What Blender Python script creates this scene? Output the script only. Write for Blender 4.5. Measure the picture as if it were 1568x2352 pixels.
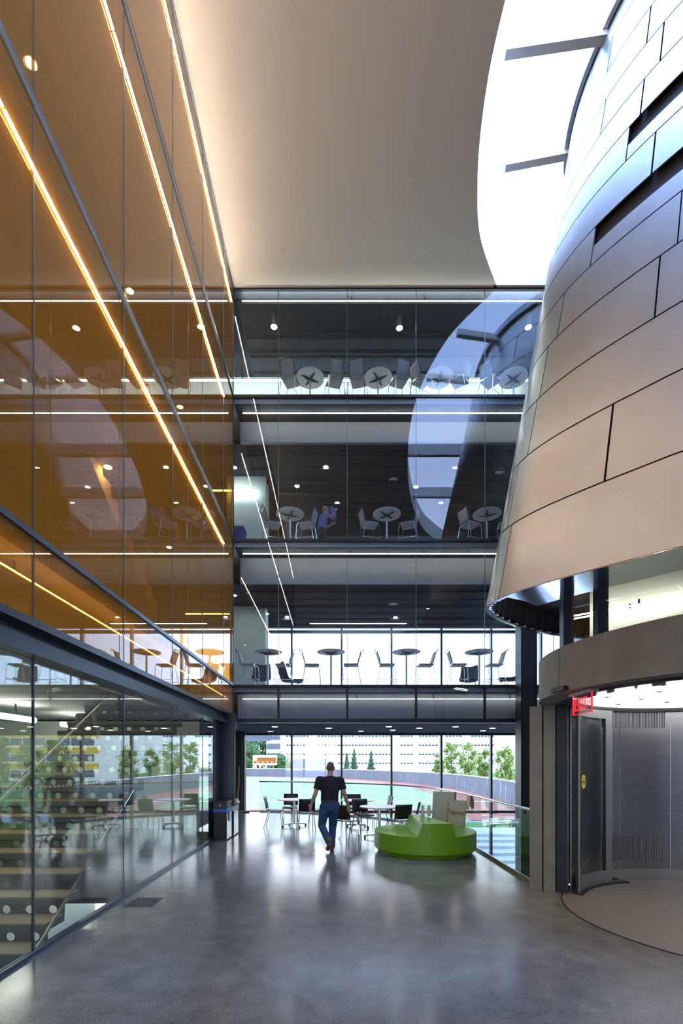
import bpy, bmesh, math, random
from mathutils import Vector, Matrix
random.seed(7)
for o in list(bpy.data.objects): bpy.data.objects.remove(o)
SC = bpy.context.scene
COL = SC.collection
PI = math.pi
# ------------------------------------------------------------------ camera
F = 1110.0; VX = 768.0; VY = 1750.0; EYE = 1.76      # focal length and vanishing point in pixels of the 1568x2352 frame
cam = bpy.data.cameras.new('camera'); co = bpy.data.objects.new('camera', cam); COL.objects.link(co)
co.location = (0, 0, EYE); co.rotation_euler = (PI/2, 0, 0)
cam.sensor_fit = 'HORIZONTAL'; cam.sensor_width = 24; cam.lens = F*24/1568
cam.shift_x = (784-VX)/1568; cam.shift_y = (VY-1176)/1568
cam.clip_end = 2000; cam.clip_start = 0.05
SC.camera = co
# ------------------------------------------------------------------ sky, exposure
SC.view_settings.view_transform = 'Standard'; SC.view_settings.look = 'None'
SC.view_settings.gamma = 1; SC.view_settings.use_curve_mapping = False
SC.view_settings.exposure = 1.45
SKY = 3.9
w = bpy.data.worlds.new('sky'); SC.world = w; w.use_nodes = True
nt = w.node_tree; nt.nodes.clear()
def N(nt, t, **k):
    n = nt.nodes.new(t)
    for a, b in k.items(): setattr(n, a, b)
    return n
tc = N(nt, 'ShaderNodeTexCoord'); sx = N(nt, 'ShaderNodeSeparateXYZ'); nt.links.new(tc.outputs['Generated'], sx.inputs[0])
rmp = N(nt, 'ShaderNodeValToRGB'); nt.links.new(sx.outputs['Z'], rmp.inputs[0])
rmp.color_ramp.elements[0].position = 0.0; rmp.color_ramp.elements[0].color = (1.0, 0.98, 0.95, 1)
rmp.color_ramp.elements[1].position = 0.85; rmp.color_ramp.elements[1].color = (0.25, 0.46, 1.0, 1)
cl = N(nt, 'ShaderNodeTexNoise'); cl.inputs['Scale'].default_value = 3.5; cl.inputs['Detail'].default_value = 6
nt.links.new(tc.outputs['Generated'], cl.inputs['Vector'])
cr = N(nt, 'ShaderNodeValToRGB'); nt.links.new(cl.outputs['Fac'], cr.inputs[0])
cr.color_ramp.elements[0].position = 0.5; cr.color_ramp.elements[0].color = (0, 0, 0, 1)
cr.color_ramp.elements[1].position = 0.75; cr.color_ramp.elements[1].color = (0.18, 0.18, 0.18, 1)
mx = N(nt, 'ShaderNodeMixRGB'); nt.links.new(cr.outputs[0], mx.inputs[0]); nt.links.new(rmp.outputs[0], mx.inputs[1]); mx.inputs[2].default_value = (1, 1, 1, 1)
bg = N(nt, 'ShaderNodeBackground'); nt.links.new(mx.outputs[0], bg.inputs[0]); bg.inputs[1].default_value = SKY
ow = N(nt, 'ShaderNodeOutputWorld'); nt.links.new(bg.outputs[0], ow.inputs[0])
cy = SC.cycles
cy.max_bounces = 10; cy.diffuse_bounces = 4; cy.glossy_bounces = 5; cy.transmission_bounces = 4; cy.transparent_max_bounces = 24
cy.sample_clamp_indirect = 8.0; cy.use_denoising = True; cy.caustics_reflective = False; cy.caustics_refractive = False
LED_E = 11.0; DOWN_E = 70.0; WASH_E = 6.0

# ------------------------------------------------------------------ pixel helpers (direction from the photo, distance from the thing touched)
def on_h(px, py, h):            # point of the plane z = h
    y = (h-EYE)*F/(VY-py); return Vector(((px-VX)/F*y, y, h))
def on_y(px, py, y):            # point of the plane at depth y
    return Vector(((px-VX)/F*y, y, EYE+(VY-py)/F*y))
# ------------------------------------------------------------------ materials
def srgb(r, g, b):
    f = lambda c: (c/255/12.92) if c <= 10 else ((c/255+0.055)/1.055)**2.4
    return (f(r), f(g), f(b), 1)
MATS = {}
def mat(name, col, rough=0.5, metal=0.0, noise=0.0, nscale=20.0, bump=0.0, bscale=None, emit=None, estr=0.0, coat=0.0, spec=None, stretch=None):
    m = bpy.data.materials.new(name); m.use_nodes = True; t = m.node_tree; b = t.nodes['Principled BSDF']
    if len(col) == 3: col = (*col, 1)
    b.inputs['Base Color'].default_value = col; b.inputs['Roughness'].default_value = rough; b.inputs['Metallic'].default_value = metal
    if spec is not None: b.inputs['Specular IOR Level'].default_value = spec
    if coat: b.inputs['Coat Weight'].default_value = coat
    c = N(t, 'ShaderNodeTexCoord'); vec = c.outputs['Object']
    if stretch:
        mp = N(t, 'ShaderNodeMapping'); mp.inputs['Scale'].default_value = stretch; t.links.new(vec, mp.inputs[0]); vec = mp.outputs[0]
    if noise or bump:
        n = N(t, 'ShaderNodeTexNoise'); n.inputs['Scale'].default_value = nscale; n.inputs['Detail'].default_value = 5; t.links.new(vec, n.inputs['Vector'])
    if noise:
        r = N(t, 'ShaderNodeMapRange'); r.inputs['To Min'].default_value = 1-noise; r.inputs['To Max'].default_value = 1+noise; r.inputs['From Min'].default_value = 0.25; r.inputs['From Max'].default_value = 0.75
        t.links.new(n.outputs['Fac'], r.inputs[0])
        v = N(t, 'ShaderNodeVectorMath', operation='SCALE'); v.inputs[0].default_value = col[:3]; t.links.new(r.outputs[0], v.inputs['Scale'])
        t.links.new(v.outputs[0], b.inputs['Base Color'])
    if bump:
        n2 = n
        if bscale:
            n2 = N(t, 'ShaderNodeTexNoise'); n2.inputs['Scale'].default_value = bscale; n2.inputs['Detail'].default_value = 4; t.links.new(vec, n2.inputs['Vector'])
        bp = N(t, 'ShaderNodeBump'); bp.inputs['Strength'].default_value = bump; bp.inputs['Distance'].default_value = 0.02
        t.links.new(n2.outputs['Fac'], bp.inputs['Height']); t.links.new(bp.outputs[0], b.inputs['Normal'])
    if emit:
        b.inputs['Emission Color'].default_value = (*emit[:3], 1); b.inputs['Emission Strength'].default_value = estr
    MATS[name] = m; return m
def glass(name, tint, f0):
    m = bpy.data.materials.new(name); m.use_nodes = True; t = m.node_tree; t.nodes.clear()
    lw = N(t, 'ShaderNodeLayerWeight'); lw.inputs['Blend'].default_value = 0.5
    p = N(t, 'ShaderNodeMath', operation='POWER'); t.links.new(lw.outputs['Facing'], p.inputs[0]); p.inputs[1].default_value = 4.5
    r = N(t, 'ShaderNodeMapRange'); t.links.new(p.outputs[0], r.inputs[0]); r.inputs['To Min'].default_value = f0; r.inputs['To Max'].default_value = 0.98
    tr = N(t, 'ShaderNodeBsdfTransparent'); tr.inputs[0].default_value = (*tint, 1)
    g = N(t, 'ShaderNodeBsdfGlossy'); g.inputs['Roughness'].default_value = 0.0; g.inputs[0].default_value = (1, 1, 1, 1)
    x = N(t, 'ShaderNodeMixShader'); t.links.new(r.outputs[0], x.inputs[0]); t.links.new(tr.outputs[0], x.inputs[1]); t.links.new(g.outputs[0], x.inputs[2])
    o = N(t, 'ShaderNodeOutputMaterial'); t.links.new(x.outputs[0], o.inputs[0])
    MATS[name] = m; return m
def glass_film(name, tint, f0, film, amt):
    m = glass(name, tint, f0); t = m.node_tree; x = [n for n in t.nodes if n.type == 'MIX_SHADER'][0]; tr = [n for n in t.nodes if n.type == 'BSDF_TRANSPARENT'][0]
    d = N(t, 'ShaderNodeBsdfDiffuse'); d.inputs[0].default_value = (*film, 1); q = N(t, 'ShaderNodeMixShader'); q.inputs[0].default_value = amt
    t.links.new(tr.outputs[0], q.inputs[1]); t.links.new(d.outputs[0], q.inputs[2]); t.links.new(q.outputs[0], x.inputs[1]); return m
def emis(name, col, s): return mat(name, (0.02, 0.02, 0.02), 0.6, emit=col, estr=s)

def floor_mat():
    m = mat('polished_concrete', (0.2, 0.195, 0.19), 0.22); t = m.node_tree; b = t.nodes['Principled BSDF']
    c = N(t, 'ShaderNodeTexCoord')
    def noise(s, d=5):
        n = N(t, 'ShaderNodeTexNoise'); n.inputs['Scale'].default_value = s; n.inputs['Detail'].default_value = d; t.links.new(c.outputs['Object'], n.inputs['Vector']); return n
    def ramp(src, p0, c0, p1, c1):
        r = N(t, 'ShaderNodeValToRGB'); e = r.color_ramp.elements; e[0].position = p0; e[0].color = c0; e[1].position = p1; e[1].color = c1; t.links.new(src, r.inputs[0]); return r
    big = ramp(noise(0.7).outputs['Fac'], 0.3, (0.15, 0.145, 0.138, 1), 0.72, (0.26, 0.25, 0.237, 1))
    vor = N(t, 'ShaderNodeTexVoronoi'); vor.inputs['Scale'].default_value = 62; t.links.new(c.outputs['Object'], vor.inputs['Vector'])
    sp = ramp(vor.outputs['Distance'], 0.12, (0.32, 0.31, 0.3, 1), 0.4, (1, 1, 1, 1))
    mask = ramp(noise(17, 3).outputs['Fac'], 0.46, (0, 0, 0, 1), 0.6, (1, 1, 1, 1))
    m1 = N(t, 'ShaderNodeMixRGB', blend_type='MULTIPLY'); t.links.new(mask.outputs[0], m1.inputs[0]); t.links.new(big.outputs[0], m1.inputs[1]); t.links.new(sp.outputs[0], m1.inputs[2])
    # hairline cracks
    nv = noise(1.1, 6); va = N(t, 'ShaderNodeVectorMath', operation='MULTIPLY_ADD'); t.links.new(nv.outputs['Color'], va.inputs[0]); va.inputs[1].default_value = (0.55, 0.55, 0); t.links.new(c.outputs['Object'], va.inputs[2])
    v2 = N(t, 'ShaderNodeTexVoronoi', feature='DISTANCE_TO_EDGE'); v2.inputs['Scale'].default_value = 0.24; t.links.new(va.outputs[0], v2.inputs['Vector'])
    ck = ramp(v2.outputs['Distance'], 0.0002, (0.82, 0.81, 0.8, 1), 0.0008, (1, 1, 1, 1))
    m2 = N(t, 'ShaderNodeMixRGB', blend_type='MULTIPLY'); m2.inputs[0].default_value = 1; t.links.new(m1.outputs[0], m2.inputs[1]); t.links.new(ck.outputs[0], m2.inputs[2])
    fine = ramp(noise(110, 3).outputs['Fac'], 0.36, (0.62, 0.61, 0.6, 1), 0.6, (1.12, 1.12, 1.12, 1))
    mott = ramp(noise(4.5, 6).outputs['Fac'], 0.35, (0.82, 0.82, 0.83, 1), 0.68, (1.12, 1.11, 1.1, 1))
    m3 = N(t, 'ShaderNodeMixRGB', blend_type='MULTIPLY'); m3.inputs[0].default_value = 1; t.links.new(m2.outputs[0], m3.inputs[1]); t.links.new(fine.outputs[0], m3.inputs[2])
    m4 = N(t, 'ShaderNodeMixRGB', blend_type='MULTIPLY'); m4.inputs[0].default_value = 1; t.links.new(m3.outputs[0], m4.inputs[1]); t.links.new(mott.outputs[0], m4.inputs[2])
    t.links.new(m4.outputs[0], b.inputs['Base Color'])
    sl = ramp(noise(1.6, 7).outputs['Fac'], 0.35, (0.45, 0.45, 0.45, 1), 0.65, (0.95, 0.95, 0.95, 1)); t.links.new(sl.outputs[0], b.inputs['Specular IOR Level'])
    rr = ramp(noise(2.3, 6).outputs['Fac'], 0.3, (0.19, 0.19, 0.19, 1), 0.75, (0.32, 0.32, 0.32, 1)); b.inputs['Roughness'].default_value = 0.18
    bp = N(t, 'ShaderNodeBump'); bp.inputs['Strength'].default_value = 0.0; bp.inputs['Distance'].default_value = 0.01; t.links.new(noise(2.0, 2).outputs['Fac'], bp.inputs['Height']); t.links.new(bp.outputs[0], b.inputs['Normal'])
floor_mat()
mat('ceiling_paint', (0.80, 0.76, 0.69), 0.9, noise=0.03, nscale=60)
mat('white_paint', (0.8, 0.81, 0.8), 0.8)
mat('pale_wall', (0.62, 0.68, 0.6), 0.8, noise=0.04, nscale=3)
mat('bulkhead', (0.33, 0.335, 0.36), 0.7, noise=0.05, nscale=4)
mat('dark_ceiling', (0.022, 0.027, 0.034), 0.9, noise=0.4, nscale=3, spec=0.1)
mat('slab_edge', (0.42, 0.43, 0.45), 0.6)
mat('dark_steel', (0.035, 0.045, 0.065), 0.38, 0.35, noise=0.15, nscale=9)
mat('dark_trim', (0.02, 0.025, 0.035), 0.4, 0.4)
mat('mullion', (0.13, 0.16, 0.21), 0.35, 0.7)
mat('joint', (0.12, 0.14, 0.18), 0.4, 0.3)
mat('stainless', (0.55, 0.57, 0.58), 0.33, 1.0, noise=0.06, nscale=2.0)
mat('stainless_wall', (0.42, 0.43, 0.46), 0.24, 1.0, noise=0.1, nscale=3.0, stretch=(0.4, 0.4, 14))
mat('soffit_metal', (0.72, 0.74, 0.78), 0.13, 1.0)
mat('chrome', (0.75, 0.76, 0.78), 0.12, 1.0)
mat('brushed', (0.68, 0.69, 0.7), 0.3, 1.0)
mat('aluminium', (0.42, 0.44, 0.48), 0.4, 0.9)
mat('concrete', (0.235, 0.232, 0.222), 0.7, noise=0.14, nscale=5, bump=0.15, bscale=60)
mat('disc_floor', (0.2, 0.18, 0.165), 0.34, noise=0.07, nscale=6)
mat('backing', (0.012, 0.013, 0.016), 0.6)
mat('green', srgb(112, 164, 26), 0.42, noise=0.03, nscale=8)
mat('black_ply', (0.014, 0.015, 0.02), 0.38)
mat('black_plastic', (0.012, 0.013, 0.016), 0.45)
mat('lounge', (0.02, 0.026, 0.045), 0.7, noise=0.2, nscale=60)
mat('table_white', (0.82, 0.82, 0.8), 0.35)
mat('table_under', (0.86, 0.82, 0.76), 0.6)
mat('sling', (0.5, 0.48, 0.44), 0.75, noise=0.1, nscale=80)
mat('blue_bag', (0.03, 0.14, 0.5), 0.35, noise=0.2, nscale=30, bump=0.6)
mat('bin_steel', (0.62, 0.58, 0.56), 0.25, 1.0)
mat('bin_blue', (0.02, 0.05, 0.24), 0.45)
mat('oak', (0.46, 0.34, 0.2), 0.55, noise=0.16, nscale=14, stretch=(1, 8, 8))
mat('stair_grey', (0.13, 0.135, 0.13), 0.6)
mat('amber_wood', (0.6, 0.44, 0.26), 0.6, noise=0.1, nscale=3)
mat('board_blue', (0.5, 0.6, 0.6), 0.6)
mat('board_grey', (0.5, 0.54, 0.58), 0.6, noise=0.06, nscale=40)
mat('tape', (0.3, 0.25, 0.2), 0.5)
mat('cardboard', (0.36, 0.26, 0.17), 0.8)
mat('cloth_white', (0.75, 0.73, 0.68), 0.9)
mat('yellow_handle', (0.62, 0.4, 0.06), 0.5)
mat('mop_grey', (0.33, 0.34, 0.32), 0.9)
mat('grate', (0.07, 0.075, 0.085), 0.4, 0.5)
mat('skin', (0.5, 0.3, 0.22), 0.6, noise=0.05, nscale=20)
mat('shirt_black', (0.016, 0.014, 0.022), 0.9, noise=0.25, nscale=25, bump=0.4, bscale=14)
mat('jeans', (0.028, 0.07, 0.19), 0.85, noise=0.3, nscale=12, bump=0.5, bscale=18)
mat('boot', (0.16, 0.09, 0.045), 0.7, noise=0.2, nscale=30)
mat('sole', (0.05, 0.04, 0.03), 0.8)
mat('hair_grey', (0.13, 0.10, 0.09), 0.9)
mat('hair_blond', (0.4, 0.24, 0.09), 0.9)
mat('belt', (0.05, 0.03, 0.02), 0.6)
mat('shirt_violet', (0.25, 0.19, 0.55), 0.9, noise=0.15, nscale=12)
mat('shorts', (0.02, 0.02, 0.03), 0.9)
mat('bag_blue', (0.05, 0.17, 0.42), 0.7)
mat('cloth_dark', (0.018, 0.022, 0.022), 0.9)
mat('sign_red', (0.3, 0.0, 0.01), 0.5, emit=(1, 0.004, 0.02), estr=0.8)
mat('sticker', (0.8, 0.72, 0.03), 0.5)
mat('paper', (0.7, 0.75, 0.75), 0.7)
mat('track_red', (0.5, 0.17, 0.11), 0.95, noise=0.06, nscale=0.2)
mat('turf', (0.31, 0.38, 0.16), 0.95, noise=0.1, nscale=0.08)
mat('lawn', (0.1, 0.25, 0.04), 0.95, noise=0.2, nscale=0.8)
mat('line_white', (0.8, 0.8, 0.78), 0.9)
mat('plaza', (0.34, 0.36, 0.38), 0.9, noise=0.1, nscale=0.8)
mat('step_stone', (0.5, 0.52, 0.54), 0.9)
mat('screen_grey', (0.13, 0.155, 0.19), 0.85, noise=0.12, nscale=0.6)
mat('facade_white', (0.92, 0.91, 0.9), 0.85)
mat('facade_grey', (0.5, 0.5, 0.52), 0.85)
mat('facade_yellow', (0.72, 0.5, 0.05), 0.85)
mat('facade_brown', (0.36, 0.24, 0.17), 0.9, noise=0.08, nscale=0.5)
mat('win_dark', (0.045, 0.08, 0.14), 0.2)
mat('score_orange', (0.75, 0.24, 0.05), 0.8)
mat('leaf_a', (0.24, 0.33, 0.07), 0.8, noise=0.4, nscale=0.7)
mat('leaf_b', (0.1, 0.2, 0.075), 0.8, noise=0.4, nscale=0.6)
mat('leaf_c', (0.07, 0.16, 0.09), 0.8, noise=0.4, nscale=0.8)
mat('carpet', (0.12, 0.125, 0.13), 0.95, noise=0.2, nscale=70)
mat('floor_light', (0.66, 0.66, 0.64), 0.6)
mat('bark', (0.12, 0.09, 0.06), 0.9)
emis('led', (1.0, 0.84, 0.62), LED_E)
emis('led_cool', (1.0, 0.95, 0.82), 12.0)
emis('downlamp', (1.0, 0.93, 0.72), DOWN_E)
emis('downlamp_soft', (1.0, 0.9, 0.66), 7.0)
emis('led_bright', (1.0, 0.87, 0.70), 52.0)
emis('led_stair', (1.0, 0.95, 0.8), 13.0)
emis('led_top', (1.0, 0.87, 0.70), 42.0)
emis('led_dim', (1.0, 0.86, 0.66), 10.0)
emis('vest_light', (1.0, 0.95, 0.88), 0.6)
glass_film('glass_amber', (0.93, 0.66, 0.29), 0.055, (0.82, 0.37, 0.045), 0.38)
glass('glass_clear', (0.90, 0.96, 0.94), 0.07)
glass('glass_back', (0.76, 0.86, 0.97), 0.036)
glass('glass_window', (0.72, 0.73, 0.735), 0.04)
glass('glass_rail', (0.90, 0.96, 0.95), 0.045)
glass('glass_sky', (0.95, 0.97, 1.0), 0.03)
glass('acrylic', (0.9, 0.93, 0.93), 0.05)
glass('sign_acrylic', (0.85, 0.7, 0.75), 0.12)

# ------------------------------------------------------------------ mesh helpers
class MB:
    def __init__(s): s.v = []; s.f = []
    def add(s, vs, fs):
        n = len(s.v); s.v += [tuple(v) for v in vs]; s.f += [tuple(i+n for i in f) for f in fs]; return s
    def box(s, x0, x1, y0, y1, z0, z1):
        x0, x1 = min(x0, x1), max(x0, x1); y0, y1 = min(y0, y1), max(y0, y1); z0, z1 = min(z0, z1), max(z0, z1)
        return s.add([(x0,y0,z0),(x1,y0,z0),(x1,y1,z0),(x0,y1,z0),(x0,y0,z1),(x1,y0,z1),(x1,y1,z1),(x0,y1,z1)],
              [(0,3,2,1),(4,5,6,7),(0,1,5,4),(1,2,6,5),(2,3,7,6),(3,0,4,7)])
    def prism(s, poly, z0, z1):            # poly counter-clockwise in xy
        n = len(poly); vs = [(x,y,z0) for x,y in poly]+[(x,y,z1) for x,y in poly]
        return s.add(vs, [tuple(range(n-1,-1,-1)), tuple(range(n,2*n))]+[(i,(i+1)%n,n+(i+1)%n,n+i) for i in range(n)])
    def prism_m(s, poly, d0, d1, M):       # prism in a local frame
        n = len(poly); vs = [M@Vector((x,y,d0)) for x,y in poly]+[M@Vector((x,y,d1)) for x,y in poly]
        return s.add(vs, [tuple(range(n-1,-1,-1)), tuple(range(n,2*n))]+[(i,(i+1)%n,n+(i+1)%n,n+i) for i in range(n)])
    def loft(s, pts, rad, side=(1,0,0), n=10, cap=True):
        pts = [Vector(p) for p in pts]; m = len(pts); rings = []; S = Vector(side)
        for i, p in enumerate(pts):
            t = (pts[min(i+1,m-1)]-pts[max(i-1,0)]).normalized()
            u = S-t*S.dot(t)
            if u.length < 1e-3: u = Vector((0,1,0))-t*t.y
            if u.length < 1e-3: u = Vector((0,0,1))-t*t.z
            u.normalize(); v = t.cross(u); r = rad[i] if isinstance(rad, (list, tuple)) else rad
            a, b = r if isinstance(r, (list, tuple)) else (r, r)
            rings.append([p+u*(a*math.cos(2*PI*k/n))+v*(b*math.sin(2*PI*k/n)) for k in range(n)])
        vs = [q for r in rings for q in r]; fs = []
        for i in range(m-1):
            for k in range(n):
                k2 = (k+1)%n; fs.append((i*n+k, i*n+k2, (i+1)*n+k2, (i+1)*n+k))
        if cap: fs += [tuple(range(n-1,-1,-1)), tuple((m-1)*n+k for k in range(n))]
        return s.add(vs, fs)
    def tube(s, pts, r, n=8): return s.loft(pts, r, n=n)
    def lathe(s, prof, c=(0,0,0), n=24):   # profile (r, z) bottom to top outside
        vs = []; m = len(prof)
        for r, z in prof:
            for k in range(n): vs.append((c[0]+r*math.cos(2*PI*k/n), c[1]+r*math.sin(2*PI*k/n), c[2]+z))
        fs = [(i*n+k, i*n+(k+1)%n, (i+1)*n+(k+1)%n, (i+1)*n+k) for i in range(m-1) for k in range(n)]
        fs += [tuple(range(n-1,-1,-1)), tuple((m-1)*n+k for k in range(n))]
        return s.add(vs, fs)
    def strip(s, path, z0, z1, th):        # thick upright band following a plan path; th>0 thickens to the left of the path
        P = [Vector((p[0], p[1])) for p in path]; off = []
        for i, p in enumerate(P):
            t = (P[min(i+1,len(P)-1)]-P[max(i-1,0)]).normalized(); off.append(p+Vector((-t.y, t.x))*th)
        n = len(P); vs = []
        for a, b in zip(P, off): vs += [(a.x,a.y,z0),(a.x,a.y,z1),(b.x,b.y,z1),(b.x,b.y,z0)]
        fs = []
        for i in range(n-1):
            for k in range(4): fs.append((4*i+k, 4*i+(k+1)%4, 4*i+4+(k+1)%4, 4*i+4+k))
        fs += [(3,2,1,0), tuple(4*(n-1)+k for k in range(4))]
        return s.add(vs, fs)
    def grid(s, rows):                      # rows of points
        n = len(rows[0]); vs = [p for r in rows for p in r]
        return s.add(vs, [(i*n+j, i*n+j+1, (i+1)*n+j+1, (i+1)*n+j) for i in range(len(rows)-1) for j in range(n-1)])
    def mesh(s, name, m, smooth=False, angle=35):
        me = bpy.data.meshes.new(name); me.from_pydata(s.v, [], s.f); me.update()
        bm = bmesh.new(); bm.from_mesh(me); bmesh.ops.recalc_face_normals(bm, faces=bm.faces); bm.to_mesh(me); bm.free()
        if smooth:
            me.shade_smooth(); me.set_sharp_from_angle(angle=math.radians(angle))
        me.materials.append(MATS[m]); return me
    def build(s, name, m, parent=None, smooth=False, angle=35, loc=None, rz=0):
        return link(name, s.mesh(name, m, smooth, angle), parent, loc, rz)
def link(name, me, parent=None, loc=None, rz=0):
    o = bpy.data.objects.new(name, me); COL.objects.link(o)
    if parent: o.parent = parent
    if loc is not None: o.location = loc
    if rz: o.rotation_euler.z = rz
    return o
def tag(o, label=None, cat=None, group=None, kind=None):
    if label: o['label'] = label
    if cat: o['category'] = cat
    if group: o['group'] = group
    if kind: o['kind'] = kind
    return o
def struct(o, label=None): return tag(o, label, kind='structure')
def empty(name, loc=(0,0,0), rz=0):
    o = bpy.data.objects.new(name, None); COL.objects.link(o); o.location = loc; o.rotation_euler.z = rz; o.empty_display_size = 0.1; return o
def kids(o): return [c for c in bpy.data.objects if c.parent is o]
def copy_tree(o, parent=None, children=None):
    c = o.copy(); COL.objects.link(c)
    if parent: c.parent = parent
    for ch in kids(o): copy_tree(ch, c)
    return c
def bevel(o, wdt=0.01, seg=2):
    b = o.modifiers.new('bevel', 'BEVEL'); b.width = wdt; b.segments = seg; b.limit_method = 'ANGLE'; return o
def text_mesh(name, s, size, m, parent, M, ext=0.002):
    cu = bpy.data.curves.new(name, 'FONT'); cu.body = s; cu.size = size; cu.extrude = ext; cu.align_x = 'CENTER'; cu.align_y = 'CENTER'
    t = bpy.data.objects.new(name, cu); COL.objects.link(t); dg = bpy.context.evaluated_depsgraph_get()
    me = bpy.data.meshes.new_from_object(t.evaluated_get(dg)); bpy.data.objects.remove(t)
    me.materials.clear(); me.materials.append(MATS[m]); me.transform(M); return link(name, me, parent)

# ------------------------------------------------------------------ dimensions
XL = -2.75; YB = 13.1; YW = 18.2
FL = [0.0, 3.85, 7.8, 11.7]; CEIL = 14.6; ROOF = 15.5
SOF = 2.84                                     # soffit under the bridge
CE = {1: 6.88, 2: 10.92, 3: 14.42}             # dark ceilings of the upper levels
LJ = [-6.9+1.885*k for k in range(11)]         # joints of the left glass wall: ..., 4.41, 6.29, 8.18, 10.06, 11.95
LJ = [j for j in LJ if j < 12.5]+[YB]
BJ = [XL, -1.52, 0.345, 2.21, 4.07, 5.93, 7.8]
RAIL = [(-2.65,17.05),(-1.7,16.8),(-0.7,16.35),(0.2,15.85),(1.0,15.25),(1.7,14.55),(2.2,13.8),(2.55,12.9),(2.74,12.0),(2.82,11.0),(2.84,10.0),(2.84,8.6),(2.84,6.93)]
VC = (4.55, 5.5); VRO = 2.05; VRI = 1.63       # round vestibule
def vp(ang, r): a = math.radians(ang); return (VC[0]+r*math.cos(a), VC[1]+r*math.sin(a))
# plan curves of the drum, from the near right round the nose to the far right
DB = [(9.5,3.6),(7.5,4.35),(6.0,5.1),(5.1,5.65),(4.42,6.15),(4.02,6.55),(3.45,7.15),(3.0,7.7),(2.75,8.15),(2.68,8.5),(2.8,8.85),(3.15,9.3),(3.7,9.8),(4.3,10.2),(5.0,10.55),(6.5,11.0),(9.5,11.3)]
DT = [(9.8,5.2),(8.6,5.4),(7.4,5.9),(6.5,6.5),(5.95,7.05),(5.6,7.5),(5.3,8.1),(5.14,8.65),(5.07,9.2),(5.05,9.7),(5.1,10.2),(5.22,10.7),(5.5,11.3),(5.9,11.8),(6.5,12.3),(7.6,12.7),(9.8,12.95)]
DH0, DH1 = 4.5, 15.5
def smooth_curve(P, k=8):
    out = []
    for i in range(len(P)-1):
        p0, p1, p2, p3 = [Vector(P[min(max(j,0),len(P)-1)]) for j in (i-1,i,i+1,i+2)]
        for s in range(k):
            t = s/k; out.append(0.5*((2*p1)+(p2-p0)*t+(2*p0-5*p1+4*p2-p3)*t*t+(3*p1-p0-3*p2+p3)*t**3))
    out.append(Vector(P[-1])); return out
DBs, DTs = smooth_curve(DB), smooth_curve(DT); DN = len(DBs)-1
def dpt(t, h):                                  # t in 0..1 along the curve
    s = min(max(t,0),1)*DN; i = min(int(s), DN-1); f = s-i
    b = DBs[i].lerp(DBs[i+1], f); q = DTs[i].lerp(DTs[i+1], f); return b.lerp(q, (h-DH0)/(DH1-DH0))
def dnorm(t, h):
    a = dpt(t-0.004, h); b = dpt(t+0.004, h); d = (b-a).normalized(); return Vector((-d.y, d.x))   # pointing out of the drum
if dnorm(0.55, 6).x > 0: dnorm_s = -1
else: dnorm_s = 1
def dout(t, h, o):
    p = dpt(t, h)+dnorm(t, h)*dnorm_s*o; return Vector((p.x, p.y, h))
# edge of the skylight opening in the ceiling
SKYE = [(6.4,-2.4),(5.0,-0.6),(4.05,1.6),(3.4,4.0),(3.0,6.4),(2.87,8.4),(2.93,9.5),(3.14,10.6),(3.55,11.8),(4.37,13.04)]
SKYEs = smooth_curve(SKYE, 6)

# ================================================================== THE SETTING
fl = MB()
edge = [p for p in RAIL]
poly = [(XL,-7),(9,-7),(9,6.9),(2.9,6.9)]+[(x,y) for x,y in reversed(edge)]+[(-3.6,17.15),(-3.6,12.2),(XL,12.2)]
fl.prism(poly, -0.35, 0.0)
struct(fl.build('floor', 'polished_concrete'), 'polished grey concrete floor with fine cracks')
f2 = MB(); f2.prism([(XL-0.02,7.2),(XL-0.02,12.19),(-3.61,12.19),(-3.61,17.15),(-9,17.15),(-9,7.2)][::-1], -0.35, 0.0)
struct(f2.build('floor_left', 'carpet'), 'dark carpeted floor behind the left glass wall')
struct(MB().box(-9, -3.62, 12.85, 12.95, 0, SOF).build('wall_left_back', 'pale_wall'), 'pale wall added across the stair hall against window light')  # added to shut out window light and look pale through the riser holes
struct(MB().box(-9,9,-7,YW,-4.3,-4.0).build('floor_lower', 'plaza'), 'floor of the level below')
# vestibule disc let into the floor
vd = struct(MB().lathe([(1.78,0.0005),(1.78,0.004)], (VC[0],VC[1],0), 72).build('floor_disc', 'disc_floor'), 'smooth round brown floor disc inside the vestibule')
ring = MB(); n = 72
for r0, r1 in ((1.775,1.79),):
    rows = [[(VC[0]+r*math.cos(2*PI*k/n), VC[1]+r*math.sin(2*PI*k/n), z) for k in range(n+1)] for r, z in ((r0,0.003),(r0,0.006),(r1,0.006),(r1,0.0))]
    ring.grid(rows)
ring.build('edge_strip', 'dark_trim', vd)

# ceiling with the skylight opening, light shaft, roof
ce = MB(); rows = []
ys = [-7.0,-4.6,SKYEs[0].y]+[]
pts = [(-7.0,9.0),(SKYEs[0].y-0.001,9.0)]+[(p.y,p.x) for p in SKYEs]+[(YB+0.02,4.42)]
lo = [[(XL-0.02,y,CEIL),(x,y,CEIL)] for y,x in pts]; ce.grid(lo)
hi = [[(XL-0.02,y,ROOF),(x,y,ROOF)] for y,x in pts]; ce.grid(hi)
ce.grid([[(x,y,CEIL),(x,y,ROOF)] for y,x in pts]); ce.grid([[(XL-0.02,y,CEIL),(XL-0.02,y,ROOF)] for y,x in pts])
struct(ce.build('ceiling', 'ceiling_paint', smooth=True), 'plain warm white ceiling with a curved skylight opening')
struct(MB().box(XL-0.02,9,YB+0.02,YW+0.3,CEIL+0.35,ROOF).build('ceiling_roof_back', 'ceiling_paint'))
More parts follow.
